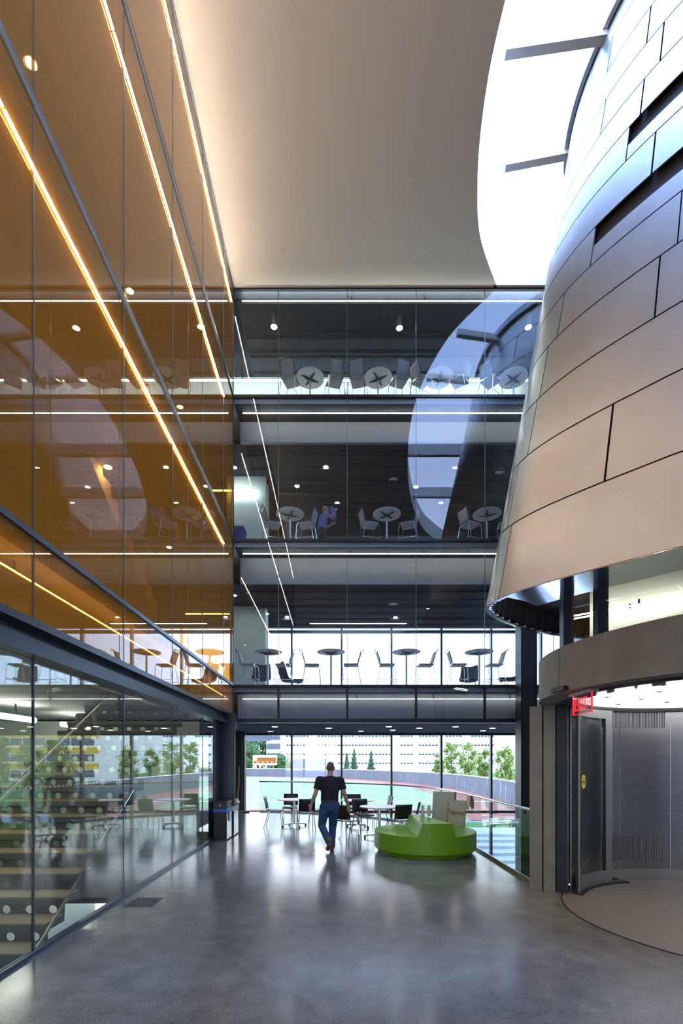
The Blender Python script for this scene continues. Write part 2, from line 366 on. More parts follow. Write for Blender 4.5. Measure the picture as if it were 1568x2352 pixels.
struct(MB().box(4.3,9,YB-0.09,YB+0.02,CEIL,ROOF).build('wall_shaft_back', 'ceiling_paint'), 'white end wall of the skylight shaft')
struct(MB().box(-9.2,XL-0.02,-7,YW+0.3,CEIL+0.35,ROOF).build('ceiling_roof_left', 'ceiling_paint'))
for i, (x, y) in enumerate([(620,562),(975,576),(648,577)][:0]): pass
for (px, py, lab) in ((648,577,'nearer the orange wall'),(975,575,'nearer the skylight')):
    p = on_h(px, py, CEIL); tag(MB().lathe([(0.02,-0.02),(0.055,-0.015),(0.06,0.0)], (p.x,p.y,CEIL-0.001), 20).build('sprinkler_cover', 'ceiling_paint', smooth=True), 'small round sprinkler cover on the white ceiling '+lab, 'sprinkler', 'ceiling sprinkler covers')
# skylight: glazing and beams
sk = empty('window_skylight', (0,0,0)); struct(sk, 'long curved skylight beside the metal drum')
gy = [SKYE[0][1], 1.9, 5.2, 8.93, 10.6, YB-0.09]
def sky_x(y):
    for a, b in zip(SKYEs, SKYEs[1:]):
        if a.y <= y <= b.y: return a.x+(b.x-a.x)*(y-a.y)/max(b.y-a.y,1e-6)
    return SKYEs[-1].x
def drum_x(y, h):
    best = None
    for i in range(401):
        p = dpt(i/400, h)
        if abs(p.y-y) < 0.06 and (best is None or p.x < best): best = p.x
    return best if best else 8.8
for a, b in zip(gy, gy[1:]):
    g = MB(); rows = []
    for k in range(9):
        y = a+0.03+(b-a-0.06)*k/8; rows.append([(sky_x(y),y,ROOF+0.05),(8.95,y,ROOF+0.05)])
    g.grid(rows); rows2 = [[(p[0],p[1],ROOF+0.08) for p in r] for r in rows]; g.grid(rows2)
    g.build('pane', 'glass_sky', sk)
for y in gy[1:-1]:
    MB().box(sky_x(y)-0.1, 8.9, y-0.09, y+0.09, ROOF-0.45, ROOF+0.02).build('beam', 'white_paint', sk) if y not in (8.93, 10.6) else None
for (x0, y0, x1, y1) in ((1160,131,1362,100),(1160,393,1310,362)):
    a = on_h(x0, y0-10, 15.25); b = on_h(x1+30, y1-14, 15.25)
    d = (b-a).normalized(); nrm = Vector((-d.y, d.x, 0))*0.075
    q = [(a+nrm), (a-nrm), (b-nrm), (b+nrm)]
    m = MB(); m.add([(v.x,v.y,15.2) for v in q]+[(v.x,v.y,15.38) for v in q], [(3,2,1,0),(4,5,6,7),(0,1,5,4),(1,2,6,5),(2,3,7,6),(3,0,4,7)])
    bo = m.build('beam', 'white_paint', sk)

# ---------------- left glass wall
wl = MB()
for h in (FL[1], FL[2], FL[3]):
    wl.box(XL-0.03, XL+0.035, -7, YB, h-0.055, h+0.0)
wl.box(XL-0.02, XL+0.03, -7, YB, CEIL-0.05, CEIL-0.003)
wl.box(XL-0.03, XL+0.03, -7, 11.1, 0.0, 0.035)
wlo = struct(wl.build('wall_left', 'mullion'), 'amber and clear glass curtain wall on steel rails')
rowsz = [(0.035,2.70,'glass_clear'),(2.98,FL[1]-0.06,'glass_amber'),(FL[1]+0.005,FL[2]-0.06,'glass_amber'),(FL[2]+0.005,FL[3]-0.06,'glass_amber'),(FL[3]+0.005,CEIL-0.055,'glass_amber')]
for (z0, z1, g) in rowsz:
    for a, b in zip(LJ, LJ[1:]):
        if g == 'glass_clear':
            if a > 11: continue
            b = min(b, 11.08)
        MB().box(XL-0.008, XL+0.008, a+0.006, b-0.006, z0, z1).build('pane', g, wlo)
for j in LJ[:-1]:
    MB().box(XL-0.012, XL+0.012, j-0.006, j+0.006, 2.98, CEIL-0.05).build('mullion', 'joint', wlo)
    if j < 11: MB().box(XL-0.011, XL+0.011, j-0.006, j+0.006, 0.03, 2.7).build('mullion', 'joint', wlo)
j = 11.07; MB().box(XL-0.015, XL+0.015, j, j+0.02, 0.0, 2.7).build('mullion', 'joint', wlo)
dots = MB()
for k in range(115):
    y = 2.6+k*0.0735; M = Matrix.Translation((XL+0.0085, y, 1.52))@Matrix.Rotation(PI/2, 4, 'Y')
    dots.prism_m([(0.011*math.cos(2*PI*i/10),0.011*math.sin(2*PI*i/10)) for i in range(10)], 0, 0.0015, M)
tag(dots.build('dot_row', 'white_paint', wlo), 'row of small white dots on the glass')
# big steel beam over the clear glass, an I section
bm_ = MB()
bm_.box(XL-0.16, XL+0.16, -7, 12.0, 2.93, 2.97); bm_.box(XL-0.14, XL+0.02, -7, 12.0, 2.86, 2.93); bm_.box(XL-0.11, XL+0.07, -7, 12.0, 2.735, 2.86); bm_.box(XL-0.16, XL+0.13, -7, 12.0, 2.70, 2.735)
bm_.box(XL-0.16, XL+0.09, -7, 12.0, 2.99, 3.03)
struct(bm_.build('trim_1', 'dark_steel'), 'dark steel beam along the foot of the amber glass')
# steel portal at the far end of the left wall
po = empty('steel_column', (-2.65, 12.3, 0)); tag(po, 'dark blue-black steel column at the far end of the clear glass wall', 'column')
MB().box(-0.3,0.18,-0.33,-0.29,0,2.98).build('flange', 'dark_steel', po); MB().box(-0.3,0.06,0.29,0.33,0,2.98).build('flange', 'dark_steel', po)
MB().box(-0.08,-0.02,-0.29,0.29,0,2.98).build('web', 'dark_steel', po)
MB().box(-0.32,0.04,-0.28,0.76,2.66,2.985).build('head', 'dark_steel', po)
pn = MB()
for (a, b, x) in ((11.12,11.4,-2.84),(11.4,11.7,-2.80),(11.7,11.96,-2.78)):
    pn.box(x-0.06, x, a, b-0.008, 0, 2.7)
struct(pn.build('wall_left_panels', 'dark_steel'), 'dark steel wall panels beside the bins')

# ---------------- back glass wall and bridge structure
wb = MB()
for h in (FL[1], FL[2], FL[3]): wb.box(XL, 8.9, YB-0.03, YB+0.06, h-0.07, h)
wb.box(XL, 8.9, YB-0.03, YB+0.05, SOF-0.02, SOF+0.09); wb.box(XL, 8.9, YB-0.02, YB+0.03, CEIL-0.05, CEIL-0.003)
wb.box(XL-0.035, XL+0.02, YB-0.03, YB+0.03, SOF, CEIL)
wbo = struct(wb.build('wall_back', 'dark_trim'), 'glass curtain wall in front of the upper bridges')
for (z0, z1) in ((SOF+0.09,FL[1]-0.075),(FL[1]+0.005,FL[2]-0.075),(FL[2]+0.005,FL[3]-0.075),(FL[3]+0.005,CEIL-0.055)):
    for a, b in zip(BJ, BJ[1:]):
        MB().box(a+0.006, b-0.006, YB-0.006, YB+0.006, z0, z1).build('pane', 'glass_back', wbo)
for x in BJ[1:]:
    MB().box(x-0.007, x+0.007, YB-0.012, YB+0.012, FL[1], CEIL-0.05).build('mullion', 'joint', wbo)
    MB().box(x-0.03, x+0.03, YB-0.02, YB+0.05, SOF, FL[1]).build('mullion', 'dark_trim', wbo)
XR = 9.0
for i in (1, 2, 3):
    z = FL[i]
    struct(MB().box(-9, XR, YB+0.06, YW, z-0.19, z-0.001).build('floor_level_%d' % (i+1), 'floor_light'), 'floor slab of an upper bridge')
    # white bulkhead band under the slab edge
    zb = SOF if i == 1 else CE[i-1]
    struct(MB().box(XL+0.05, XR, YB+(0.4 if i == 1 else 0.75), YB+(0.46 if i == 1 else 0.85), zb, z-0.19).build('trim_bulkhead_%d' % i, 'bulkhead'), 'grey bulkhead band under a bridge floor')
    struct(MB().box(XL+0.03, XR, YB+0.06, YB+(0.4 if i == 1 else 0.75), z-0.2, z-0.19).build('ceiling_edge_shade_%d' % i, 'dark_ceiling'), 'thin dark sheet added under a bridge edge against strip glare')  # added dark sheet stops the slab underside glaring beside the light strip
struct(MB().box(-9, XR, YB+0.46, YW+0.1, SOF, SOF+0.12).build('ceiling_bridge', 'dark_ceiling'), 'dark soffit under the bridge')
struct(MB().box(XL, XR, YB+0.06, YB+0.46, SOF, SOF+0.05).build('trim_bridge', 'dark_steel'))
for i in (1, 2): struct(MB().box(-9, XR, YB+0.85, YW+0.05, CE[i], CE[i]+0.1).build('ceiling_level_%d' % (i+1), 'dark_ceiling'), 'dark exposed ceiling of an upper level')
struct(MB().box(-9, XR, YB+0.25, YW+0.05, CE[3], CE[3]+0.1).build('ceiling_level_4', 'dark_ceiling'), 'dark ceiling of the top level')
struct(MB().box(XL, XR, YB+0.03, YB+0.25, CEIL-0.06, CEIL+0.3).build('trim_top', 'joint'))
# service runs on the dark ceilings
for i in (1, 2, 3):
    for k in range(6):
        y = YB+1.22+k*0.69; r = 0.035 if k % 2 else 0.06
        tag(MB().tube([(-2.6,y,CE[i]-0.08),(XR-0.2,y,CE[i]-0.08)], r).build('conduit', 'dark_ceiling', smooth=True), 'dark pipe on the %s level ceiling, %s from the glass' % (('', 'second', 'third', 'top')[i], ['first','second','third','fourth','fifth','sixth'][k]), 'pipe', 'pipes on the %s level ceiling' % ('', 'second', 'third', 'top')[i])
# rear walls of the upper levels
struct(MB().box(-9, XR, 15.9, 16.0, FL[3], CE[3]).build('wall_level_4', 'pale_wall'), 'pale rear wall of the top level')
struct(MB().box(XL-0.7, -2.28, 15.9, 16.6, FL[1], CE[1]).build('wall_pier_level_2', 'pale_wall'), 'pale green pier on the second level')
struct(MB().box(XL-0.7, -2.2, 15.5, 16.2, FL[2], CE[2]).build('wall_pier_level_3', 'pale_wall'), 'pale green pier on the third level')
w3 = struct(MB().box(-9, XR, YW, YW+0.1, FL[2]+2.45, CE[2]).build('wall_level_3', 'dark_ceiling'))

# windows of the bridge storeys
WM = [-1.607+1.872*k for k in range(-4, 6)]
def window_wall(name, z0, z1, bars, lab, m='mullion', xs=WM, y=YW, pane='glass_window'):
    o = MB()
    for b in bars: o.box(xs[0], xs[-1], y-0.05, y+0.1, b-0.05, b+0.05)
    wo = struct(o.build(name, m), lab)
    zz = sorted(bars)
    for x in xs: MB().box(x-0.035, x+0.035, y-0.1, y+0.1, z0, z1).build('mullion', m, wo)
    for a, b in zip(xs, xs[1:]):
        for c, d in zip(zz, zz[1:]):
            MB().box(a+0.036, b-0.036, y+0.01, y+0.03, c+0.051, d-0.051).build('pane', pane, wo)
    return wo
window_wall('window_1', -4.0, SOF, [-3.95,-0.12,SOF-0.03], 'tall window wall facing the ball field', 'dark_steel')
window_wall('window_2', FL[1], CE[1], [FL[1]+0.05,CE[1]-0.22,CE[1]-0.03], 'window wall of the second level')
window_wall('window_3', FL[2], FL[2]+2.45, [FL[2]+0.05,FL[2]+1.1,FL[2]+2.4], 'window wall of the third level', pane='glass_window')
struct(MB().box(-9, XR, YW, YW+0.25, SOF, FL[1]).build('wall_spandrel_2', 'dark_steel'))
struct(MB().box(-9, XR, YW, YW+0.25, CE[1], FL[2]).build('wall_spandrel_3', 'dark_steel'))
struct(MB().box(-9, XR, YW, YW+0.25, CE[2], ROOF).build('wall_spandrel_4', 'dark_steel'))
# perforated screen outside level 3
struct(MB().box(-9, XR, YW+0.5, YW+0.55, FL[2]-0.3, CE[2]+0.3).build('wall_screen_3', 'dark_steel'), 'metal sun screen outside the third level')
# end walls
struct(MB().box(XR, XR+0.15, -7, YW, -4.3, ROOF).build('wall_right', 'bulkhead'))
struct(MB().box(-9.15, -9, -7, YW, -4.3, ROOF).build('wall_left_outer', 'pale_wall'))
# unseen entrance glazing behind the camera, added to let in frontal fill daylight
eo = MB()
for x in [-2.7+1.87*k for k in range(7)]: eo.box(x-0.04, x+0.04, -7.1, -6.95, 0, 3.4)
for z in (0.05, 3.35): eo.box(XL, XR, -7.1, -6.95, z-0.05, z+0.05)
struct(eo.build('window_4', 'mullion'), 'unseen entrance glazing added for fill daylight')
struct(MB().box(-9, XL, -7.1, -7, -4, ROOF).build('wall_front_left', 'bulkhead'))
struct(MB().box(XL, XR, -7.1, -7, -4, 0).build('wall_front_base', 'bulkhead'))
struct(MB().box(XL, XR, -7.1, -7, 3.4, ROOF).build('wall_front', 'ceiling_paint'), 'plain wall above the entrance')
struct(MB().box(0.2, XR, -7.1, -7, 0, 3.4).build('wall_front_right', 'ceiling_paint'), 'unseen plain wall added beside the entrance to block its glare')  # unseen wall, added so the vestibule steel does not mirror bright glazing

# ---------------- interior behind the amber glass
for i in (1, 2, 3):
    z = FL[i]
    struct(MB().box(-9, XL-0.05, -7, YB-0.01, z-0.19, z-0.002).build('floor_gallery_%d' % (i+1), 'slab_edge'), 'floor slab of a gallery behind the amber glass')
    struct(MB().box(-3.75, -3.65, -7, YB-0.01, z-0.95, z-0.19).build('trim_gallery_%d' % i, 'bulkhead'), 'bulkhead band behind the amber glass')
    struct(MB().box(-9, -3.75, -7, YB-0.01, z-0.95, z-0.88).build('ceiling_gallery_%d' % i, 'bulkhead'))
struct(MB().box(-9, XL-0.03, -7, YB-0.01, CEIL-0.1, CEIL).build('ceiling_gallery_4', 'bulkhead'))
for i in (1, 2, 3):
    top = (FL[i+1]-0.95) if i < 3 else CEIL-0.1
    struct(MB().box(-6.1, -6.0, -7, YB-0.01, FL[i], top).build('wall_gallery_%d' % (i+1), 'amber_wood'), 'rear wall of a gallery behind the amber glass')
struct(MB().box(-6.9, -6.8, -7, 7.2, -4, FL[1]-0.95).build('wall_stair', 'pale_wall'), 'pale wall beyond the staircase')

# ================================================================== LIGHT FITTINGS
def led_line(a, b, m, label, group, seg=1.9, r=0.014, brackets=True, blen=0.09, side=0):
    a = Vector(a); b = Vector(b); L = (b-a).length; k = max(1, round(L/seg)); root = empty('led_strip', a); tag(root, label, 'light strip', group)
    for i in range(k):
        p = (b-a)*(i/k); q = (b-a)*((i+1)/k); d = (q-p).normalized()*0.012
        MB().tube([p+d, q-d], r, 6).build('light_tube', m, root)
        if brackets:
            c = (p+q)/2; (MB().box(c.x-0.012, c.x+0.012, c.y-0.012, c.y+0.012, c.z+r, c.z+blen) if not side else MB().box(c.x+side, c.x, c.y-0.01, c.y+0.01, c.z-0.004, c.z+0.004)).build('bracket', 'dark_trim', root)
    return root
lv = ('', 'second', 'third', 'top')
led_line((-2.55,13.35,3.5), (5.9,13.35,3.5), 'led_dim', 'thin warm light strip inside the glass spandrel above the tables', 'bridge light strips', r=0.006, blen=0.16)
led_line((-2.55,13.4,7.53), (7.5,13.4,7.53), 'led', 'warm light strip under the third level floor edge', 'bridge light strips')
led_line((-2.55,13.4,11.43), (7.5,13.4,11.43), 'led', 'warm light strip under the top level floor edge', 'bridge light strips')
led_line((-2.55,13.27,14.42), (7.5,13.27,14.42), 'led', 'warm light strip at the head of the top level glass', 'bridge light strips')
led_line((-2.92,-6,3.5), (-2.92,12.9,3.5), 'led', 'warm light strip low behind the amber glass above the steel beam', 'amber wall light strips', r=0.008)
led_line((-2.733,-6,7.17), (-2.733,12.0,7.17), 'led_bright', 'warm light strip along the amber glass below the third floor line', 'amber wall light strips', r=0.0055, side=-0.008)
led_line((-2.733,-6,10.83), (-2.733,12.0,10.83), 'led_bright', 'warm light strip along the amber glass below the top floor line', 'amber wall light strips', r=0.0055, side=-0.008)
led_line((-2.733,-6,14.03), (-2.733,12.9,14.03), 'led_top', 'warm light strip high on the amber glass below the ceiling', 'amber wall light strips', r=0.0055, side=-0.008)
# brighter fittings deeper inside
p4 = 15.5
led_line((-6,p4,14.0), (6.2,p4,14.0), 'led_cool', 'bright white light line along the rear wall of the top level', 'deep light lines', r=0.03, blen=0.40)
led_line((-5,15.3,10.35), (-2.4,15.3,10.35), 'led_cool', 'short bright light line near the pale pier on the third level', 'deep light lines', r=0.025, blen=0.57)
led_line((-5,16.2,6.72), (-2.2,16.2,6.72), 'led_cool', 'short bright light line near the pale pier on the second level', 'deep light lines', r=0.02, blen=0.16)
led_line((-0.9,17.4,6.74), (2.6,17.4,6.74), 'led_cool', 'bright light line before the second level windows', 'deep light lines', r=0.012, blen=0.14)
def downlight(p, label, group, r=0.085, m='downlamp'):
    root = empty('downlight', p); tag(root, label, 'downlight', group)
    MB().lathe([(r*0.8,-0.03),(r*0.85,-0.028)], (0,0,0.0), 18).build('lamp', m, root)
    MB().lathe([(r,-0.026),(r*1.12,-0.024),(r*1.12,0.0)], (0,0,0), 18).build('trim_ring', 'white_paint', root)
def rowlab(pts, px, py, cuts, names):
    k = sum(py > c for c in cuts); row = sorted(p[0] for p in pts if sum(p[1] > c for c in cuts) == k); i = row.index(px)
    return '%s from the left in the %s row' % (['first','second','third','fourth','fifth','sixth','seventh'][i], names[k])
L2 = ((578,1358),(842,1358),(984,1358),(752,1393),(983,1395),(659,1415),(908,1416),(538,1366))
L3 = ((748,1071),(1044,1074),(682,1115),(955,1117),(774,1154),(1012,1154),(538,1072))
for (px, py) in ((578,1358),(842,1358),(984,1358),(752,1393),(983,1395),(659,1415),(908,1416),(538,1366)):
    downlight(on_h(px, py, CE[1]-0.002), 'glowing downlight in the second level ceiling, '+rowlab(L2, px, py, (1380,1405), ('upper','middle','lower')), 'second level downlights', 0.075)
for (px, py) in ((748,1071),(1044,1074),(682,1115),(955,1117),(774,1154),(1012,1154),(538,1072)):
    downlight(on_h(px, py, CE[2]-0.002), 'glowing downlight in the third level ceiling, '+rowlab(L3, px, py, (1095,1135), ('upper','middle','lower')), 'third level downlights', 0.08)
for (px, py, wh) in ((629,744,'left'),(917,747,'middle'),(1213,745,'right')):
    p = on_h(px, py, CE[3]-0.25); root = empty('downlight', p); tag(root, 'glowing pendant downlight under the top level ceiling, %s of three' % wh, 'downlight', 'top level downlights')
    MB().lathe([(0.075,-0.09),(0.085,-0.085)], (0,0,0), 18).build('lamp', 'downlamp', root); MB().lathe([(0.1,-0.084),(0.1,0.24)], (0,0,0), 18).build('can', 'dark_trim', root)
Z2 = lambda x, y: (460+x*0.5102, 1560+y*0.5102)
SFL = ((335,211),(578,217),(848,210),(985,217),(1148,211),(1315,217),(315,232),(722,231),(866,226),(1272,229))
for (x, y) in SFL:
    px, py = Z2(x, y); p = on_h(px, py, SOF-0.002)
    if p.y < YB+0.55: p = Vector((p.x, YB+0.6, SOF-0.002))
    downlight(p, 'downlight in the soffit above the cafe tables, '+rowlab(SFL, x, y, (220,), ('near','far')), 'soffit downlights', 0.1, 'downlamp_soft')
for i, ys in ((1, (5.2,8.3,11.4)), (2, (6.2,9.2,12.2)), (3, (9.8,))):
    zc = (FL[i+1]-0.95) if i < 3 else CEIL-0.1
    for q_, y in enumerate(ys): downlight(Vector((-3.89,y,zc-0.002)), 'downlight behind the amber glass, %s level, %s from the camera' % (lv[i], ['nearest','second','third'][q_]), 'amber gallery downlights, %s level' % lv[i], 0.075)
for i in (1, 2):
    for (x, y, wh) in ((1.9,15.7,'left'),(5.2,15.2,'right')):
        tag(MB().lathe([(0.13,-0.03),(0.15,-0.02),(0.15,0.0)], (x,y,CE[i]-0.001), 20).build('ceiling_speaker', 'white_paint', smooth=True), 'unlit white disc on the %s level ceiling, %s of two' % (lv[i], wh), 'speaker', 'ceiling discs, %s level' % lv[i])
for y, wh in ((4.6,'nearest'), (6.2,'second'), (9.4,'third'), (11.6,'an added one, farthest')):
    led_line((-6.2,y-0.6,2.62), (-6.2,y+0.6,2.62), 'led_stair', 'ceiling light tube in the stair hall, %s from the camera' % wh, 'stair light tubes', seg=2, r=0.06, blen=0.27)  # farther two tubes added to brighten what shows through the riser holes

# ================================================================== THE METAL DRUM
drum = empty('metal_drum', (4.5,9,DH0)); tag(drum, 'huge leaning drum clad in brushed stainless steel panels under the skylight', 'drum')
DLOC = Vector((4.5,9,DH0))
ROWS = [4.5,5.82,7.02,8.06,9.03,9.86,10.59,11.31,11.95,12.6,13.3,14.0,14.75,15.5]
TN = 0.30; TF = 0.82
def t_of_px(px, h):                 # where a column of pixels meets the near side of the drum
    best = None
    for i in range(0, 1200):
        t = i/1199; p = dpt(t, h); d = (VX+F*p.x/p.y)-px
        if best is None or abs(d) < best[0]:
            if t < 0.62: best = (abs(d), t)
    return best[1]
bk = MB()
bk.grid([[dout(0.12+0.86*i/90, h, -0.09)-DLOC for i in range(91)] for h in [4.55,6,8,10,12,14,15.48]])
bk.build('backing', 'backing', drum, smooth=True)
def panel(t0, t1, h0, h1, o=0.0, name='panel', m='stainless', g=0.024, th=0.03):
    h0 += g/2; h1 -= g/2; k = max(2, int((t1-t0)*70)); mb = MB()
    dt = 0.0011
    ts = [t0+dt+(t1-t0-2*dt)*i/k for i in range(k+1)]; hs = [h0, (h0+h1)/2, h1]
    fr = [[dout(t, h, o)-DLOC for t in ts] for h in hs]; ba = [[dout(t, h, o-th)-DLOC for t in ts] for h in hs]
    mb.grid(fr); mb.grid(ba)
    mb.grid([fr[0], ba[0]]); mb.grid([fr[-1], ba[-1]]); mb.grid([[r[0] for r in fr],[r[0] for r in ba]]); mb.grid([[r[-1] for r in fr],[r[-1] for r in ba]])
    return mb.build(name, m, drum, smooth=True, angle=50)
JP = {0:[1160],1:[1398],2:[1222],3:[1510],4:[1288,1560],5:[1362],6:[1250,1500],7:[1441],8:[1300,1475],9:[1385,1520],10:[1330,1490],11:[1400,1540],12:[1360,1500]}
SLOT = {5:(1362,0.5), 7:(1441,0.45)}
for r in range(len(ROWS)-1):
    h0, h1 = ROWS[r], ROWS[r+1]; hm = (h0+h1)/2
    js = sorted(t_of_px(x, hm) for x in JP[r])
    js = [0.12]+([0.2] if js[0] > 0.3 else [])+js
    while js[-1] < 0.9: js.append(min(0.98, js[-1]+0.17))
    tsl = t_of_px(SLOT[r][0], hm) if r in SLOT else None
    for a, b in zip(js, js[1:]):
        if b-a < 0.01: continue
        if tsl is not None and b <= tsl+0.004 and b > 0.14:
            panel(a, b, h0, h0+(h1-h0)*SLOT[r][1], 0.0)
        else: panel(a, b, h0, h1, 0.0)
# lower rim, ribs of the open skirt at the nose, soffit
rim = MB(); ts = [0.12+0.86*i/110 for i in range(111)]
rim.grid([[dout(t, 4.5, 0.012)-DLOC for t in ts],[dout(t, 4.49, 0.012)-DLOC for t in ts],[dout(t, 4.49, -0.06)-DLOC for t in ts],[dout(t, 4.52, -0.06)-DLOC for t in ts]])
rim.build('rim', 'chrome', drum, smooth=True)
for i in range(34):
    t = 0.50+i*0.0125; a = dout(t, 4.52, -0.05)-DLOC; b = dout(t, 4.95, -0.06)-DLOC
    MB().tube([a, b], 0.06 if i % 2 else 0.02, 4).build('rib', 'soffit_metal' if i % 2 else 'dark_trim', drum)
inn = MB(); ts2 = [0.12+0.36*i/60 for i in range(61)]
inn.grid([[dout(t, 4.5, -0.06)-DLOC for t in ts2],[dout(t, 4.50, -0.45)-DLOC for t in ts2],[dout(t, 4.46, -0.8)-DLOC for t in ts2]])
inn.grid([[dout(t, 4.53, -0.06)-DLOC for t in ts2],[dout(t, 4.53, -0.45)-DLOC for t in ts2],[dout(t, 4.50, -0.8)-DLOC for t in ts2]])
inn.build('soffit', 'soffit_metal', drum, smooth=True)
lid = MB(); L = [DTs[i] for i in range(len(DTs))]
lid.add([(v.x-DLOC.x, v.y-DLOC.y, 15.52-DLOC.z) for v in L]+[(9.8-DLOC.x, 9-DLOC.y, 15.52-DLOC.z)], [(i, i+1, len(L)) for i in range(len(L)-1)]); lid.build('lid', 'bulkhead', drum)
capm = MB(); ts3 = [0.12+0.86*i/90 for i in range(91)]
capm.grid([[dout(t, 15.3, 0.02)-DLOC for t in ts3],[dout(t, 15.3, 0.10)-DLOC for t in ts3],[dout(t, 15.5, 0.10)-DLOC for t in ts3],[dout(t, 15.5, 0.0)-DLOC for t in ts3]]); capm.build('cap_flashing', 'aluminium', drum, smooth=True)
core = MB(); core.grid([[dout(t, 4.95, -0.07)-DLOC for t in ts],[Vector((9.4,8.2,4.95))-DLOC for t in ts]]); core.build('floor_deck', 'backing', drum)
# clerestory under the drum: posts, glass, warm panelled wall inside
CLE = [dout(0.10+0.56*i/60, 4.5, -0.82) for i in range(61)]
cl_ = struct(empty('window_5'), 'curved clerestory glass below the drum')
def cle_at(px):
    return min(range(30), key=lambda i: abs(VX+F*CLE[i].x/CLE[i].y-px) if CLE[i].y > 0 else 9e9)
cps = sorted([cle_at(1381), min(range(20,60), key=lambda i: abs(VX+F*CLE[i].x/CLE[i].y-1300)), 8])
for i in cps:
    p = CLE[i]; MB().box(p.x-0.085, p.x+0.085, p.y-0.07, p.y+0.07, 3.0, 4.5).build('post', 'dark_steel', cl_)
for a, b in zip(cps, cps[1:]):
    MB().strip([(CLE[i].x, CLE[i].y) for i in range(a, b+1)], 3.05, 4.5, 0.012).build('pane', 'glass_clear', cl_, smooth=True)
CLI = [dout(0.08+0.42*i/40, 4.5, -2.2) for i in range(41)]
cw = struct(MB().strip([(p.x,p.y) for p in CLI], 3.05, 4.95, 0.05).build('wall_clerestory', 'ceiling_paint', smooth=True), 'warm panelled wall seen through the clerestory')
for dy in (0, 0.25): led_line((4.3,8.75+dy,4.4),(5.9,7.45+dy,4.4),'led_cool','added light strip behind the clerestory glass, %s of the two' % ('nearer' if dy == 0 else 'farther'),'added clerestory lights',r=0.012)  # lamps added to brighten the inner wall and the soffit reflection

# ================================================================== ROUND VESTIBULE
def arc(a0, a1, r, n=40): return [vp(a0+(a1-a0)*i/n, r) for i in range(n+1)]
AJ = 146.0
hd = empty('wall_vestibule', (0,0,0)); struct(hd, 'round concrete entrance vestibule')
segs = [(20,100),(100,AJ+6),(AJ+6,183),(183,236),(236,300)]
for a, b in segs:
    MB().strip(arc(a+0.12, b-0.12, VRI, 30), 2.53, 3.03, -(VRO-VRI)).build('concrete_header', 'concrete', hd, smooth=True)
MB().strip(arc(AJ+0.2, AJ-45, VRO, 20), 0, 2.53, 0.16).build('concrete_pier', 'concrete', hd, smooth=True)
MB().strip(arc(AJ, AJ-45, VRO-0.17, 20), 0, 2.53, 0.15).build('concrete_pier', 'concrete', hd, smooth=True)
MB().strip(arc(AJ+1, AJ-3, 1.73, 4), 0, 2.53, 0.13).build('steel_jamb', 'dark_steel', hd, smooth=True)
MB().strip(arc(AJ+0.5, AJ-1, 1.60, 4), 0, 2.53, 0.03).build('steel_jamb', 'backing', hd)
MB().strip(arc(20, 300, VRI, 60), 2.50, 2.535, -0.2).build('head_track', 'dark_steel', hd, smooth=True)
MB().lathe([(1.95,3.03),(1.95,3.06)], (VC[0],VC[1],0), 60).build('roof', 'concrete', hd)
# steel lining
for a, b in ((AJ-4,101),(100.7,76),(75.7,50),(49.7,20)):
    MB().strip(arc(a, b, 1.72, 14), 0.0, 2.56, -0.02).build('steel_sheet', 'stainless_wall', hd, smooth=True)
for a in (75.85,):
    MB().strip(arc(a+0.5, a-0.5, 1.715, 2), 0.12, 2.55, 0.012).build('cover_strip', 'brushed', hd)
    for z in (0.75, 1.22, 1.7):
        x, y = vp(a, 1.70); MB().lathe([(0.012,-0.006),(0.012,0.006)], (x,y,z), 8).build('screw', 'chrome', hd)
MB().strip(arc(118, 20, 1.705, 24), 0.005, 0.17, -0.012).build('kick_plate', 'chrome', hd, smooth=True)
def grille(a0, a1, z0, z1, nb):
    root = empty('ventilation_grille', (0,0,0)); tag(root, 'wide vertical-slat metal grille %s the curved steel wall' % ('high on' if z0 > 1 else 'at the foot of'), 'grille', 'vestibule grilles')
    MB().strip(arc(a0, a1, 1.705, 16), z0, z1, -0.006).build('plate', 'grate', root, smooth=True)
    sl = [MB().strip(arc(a0+(a1-a0)*(i+0.2)/nb, a0+(a1-a0)*(i+0.7)/nb, 1.695, 1), z0, z1, -0.008).build('slat', 'aluminium', root) for i in range(nb)]
grille(112, 78, 2.27, 2.54, 46)
grille(112, 78, 0.3, 0.68, 46)
# ceiling light disc inside
vl = struct(MB().lathe([(1.60,2.55),(1.60,2.57)], (VC[0],VC[1],0), 60).build('ceiling_vestibule', 'vest_light'), 'glowing white ceiling of the vestibule')
for k in range(9):
    a = 100+k*21; r = 0.9+0.4*(k % 2); x, y = vp(a, r); MB().lathe([(0.03,2.545),(0.03,2.55)], (x,y,0), 10).build('fitting', 'dark_trim', vl)
for k in range(6):
    MB().strip(arc(186+k*9, 186+k*9+(7 if k % 2 else 4), 1.64, 4), 2.485, 2.5, -0.03).build('light_slot', 'led_cool', hd)
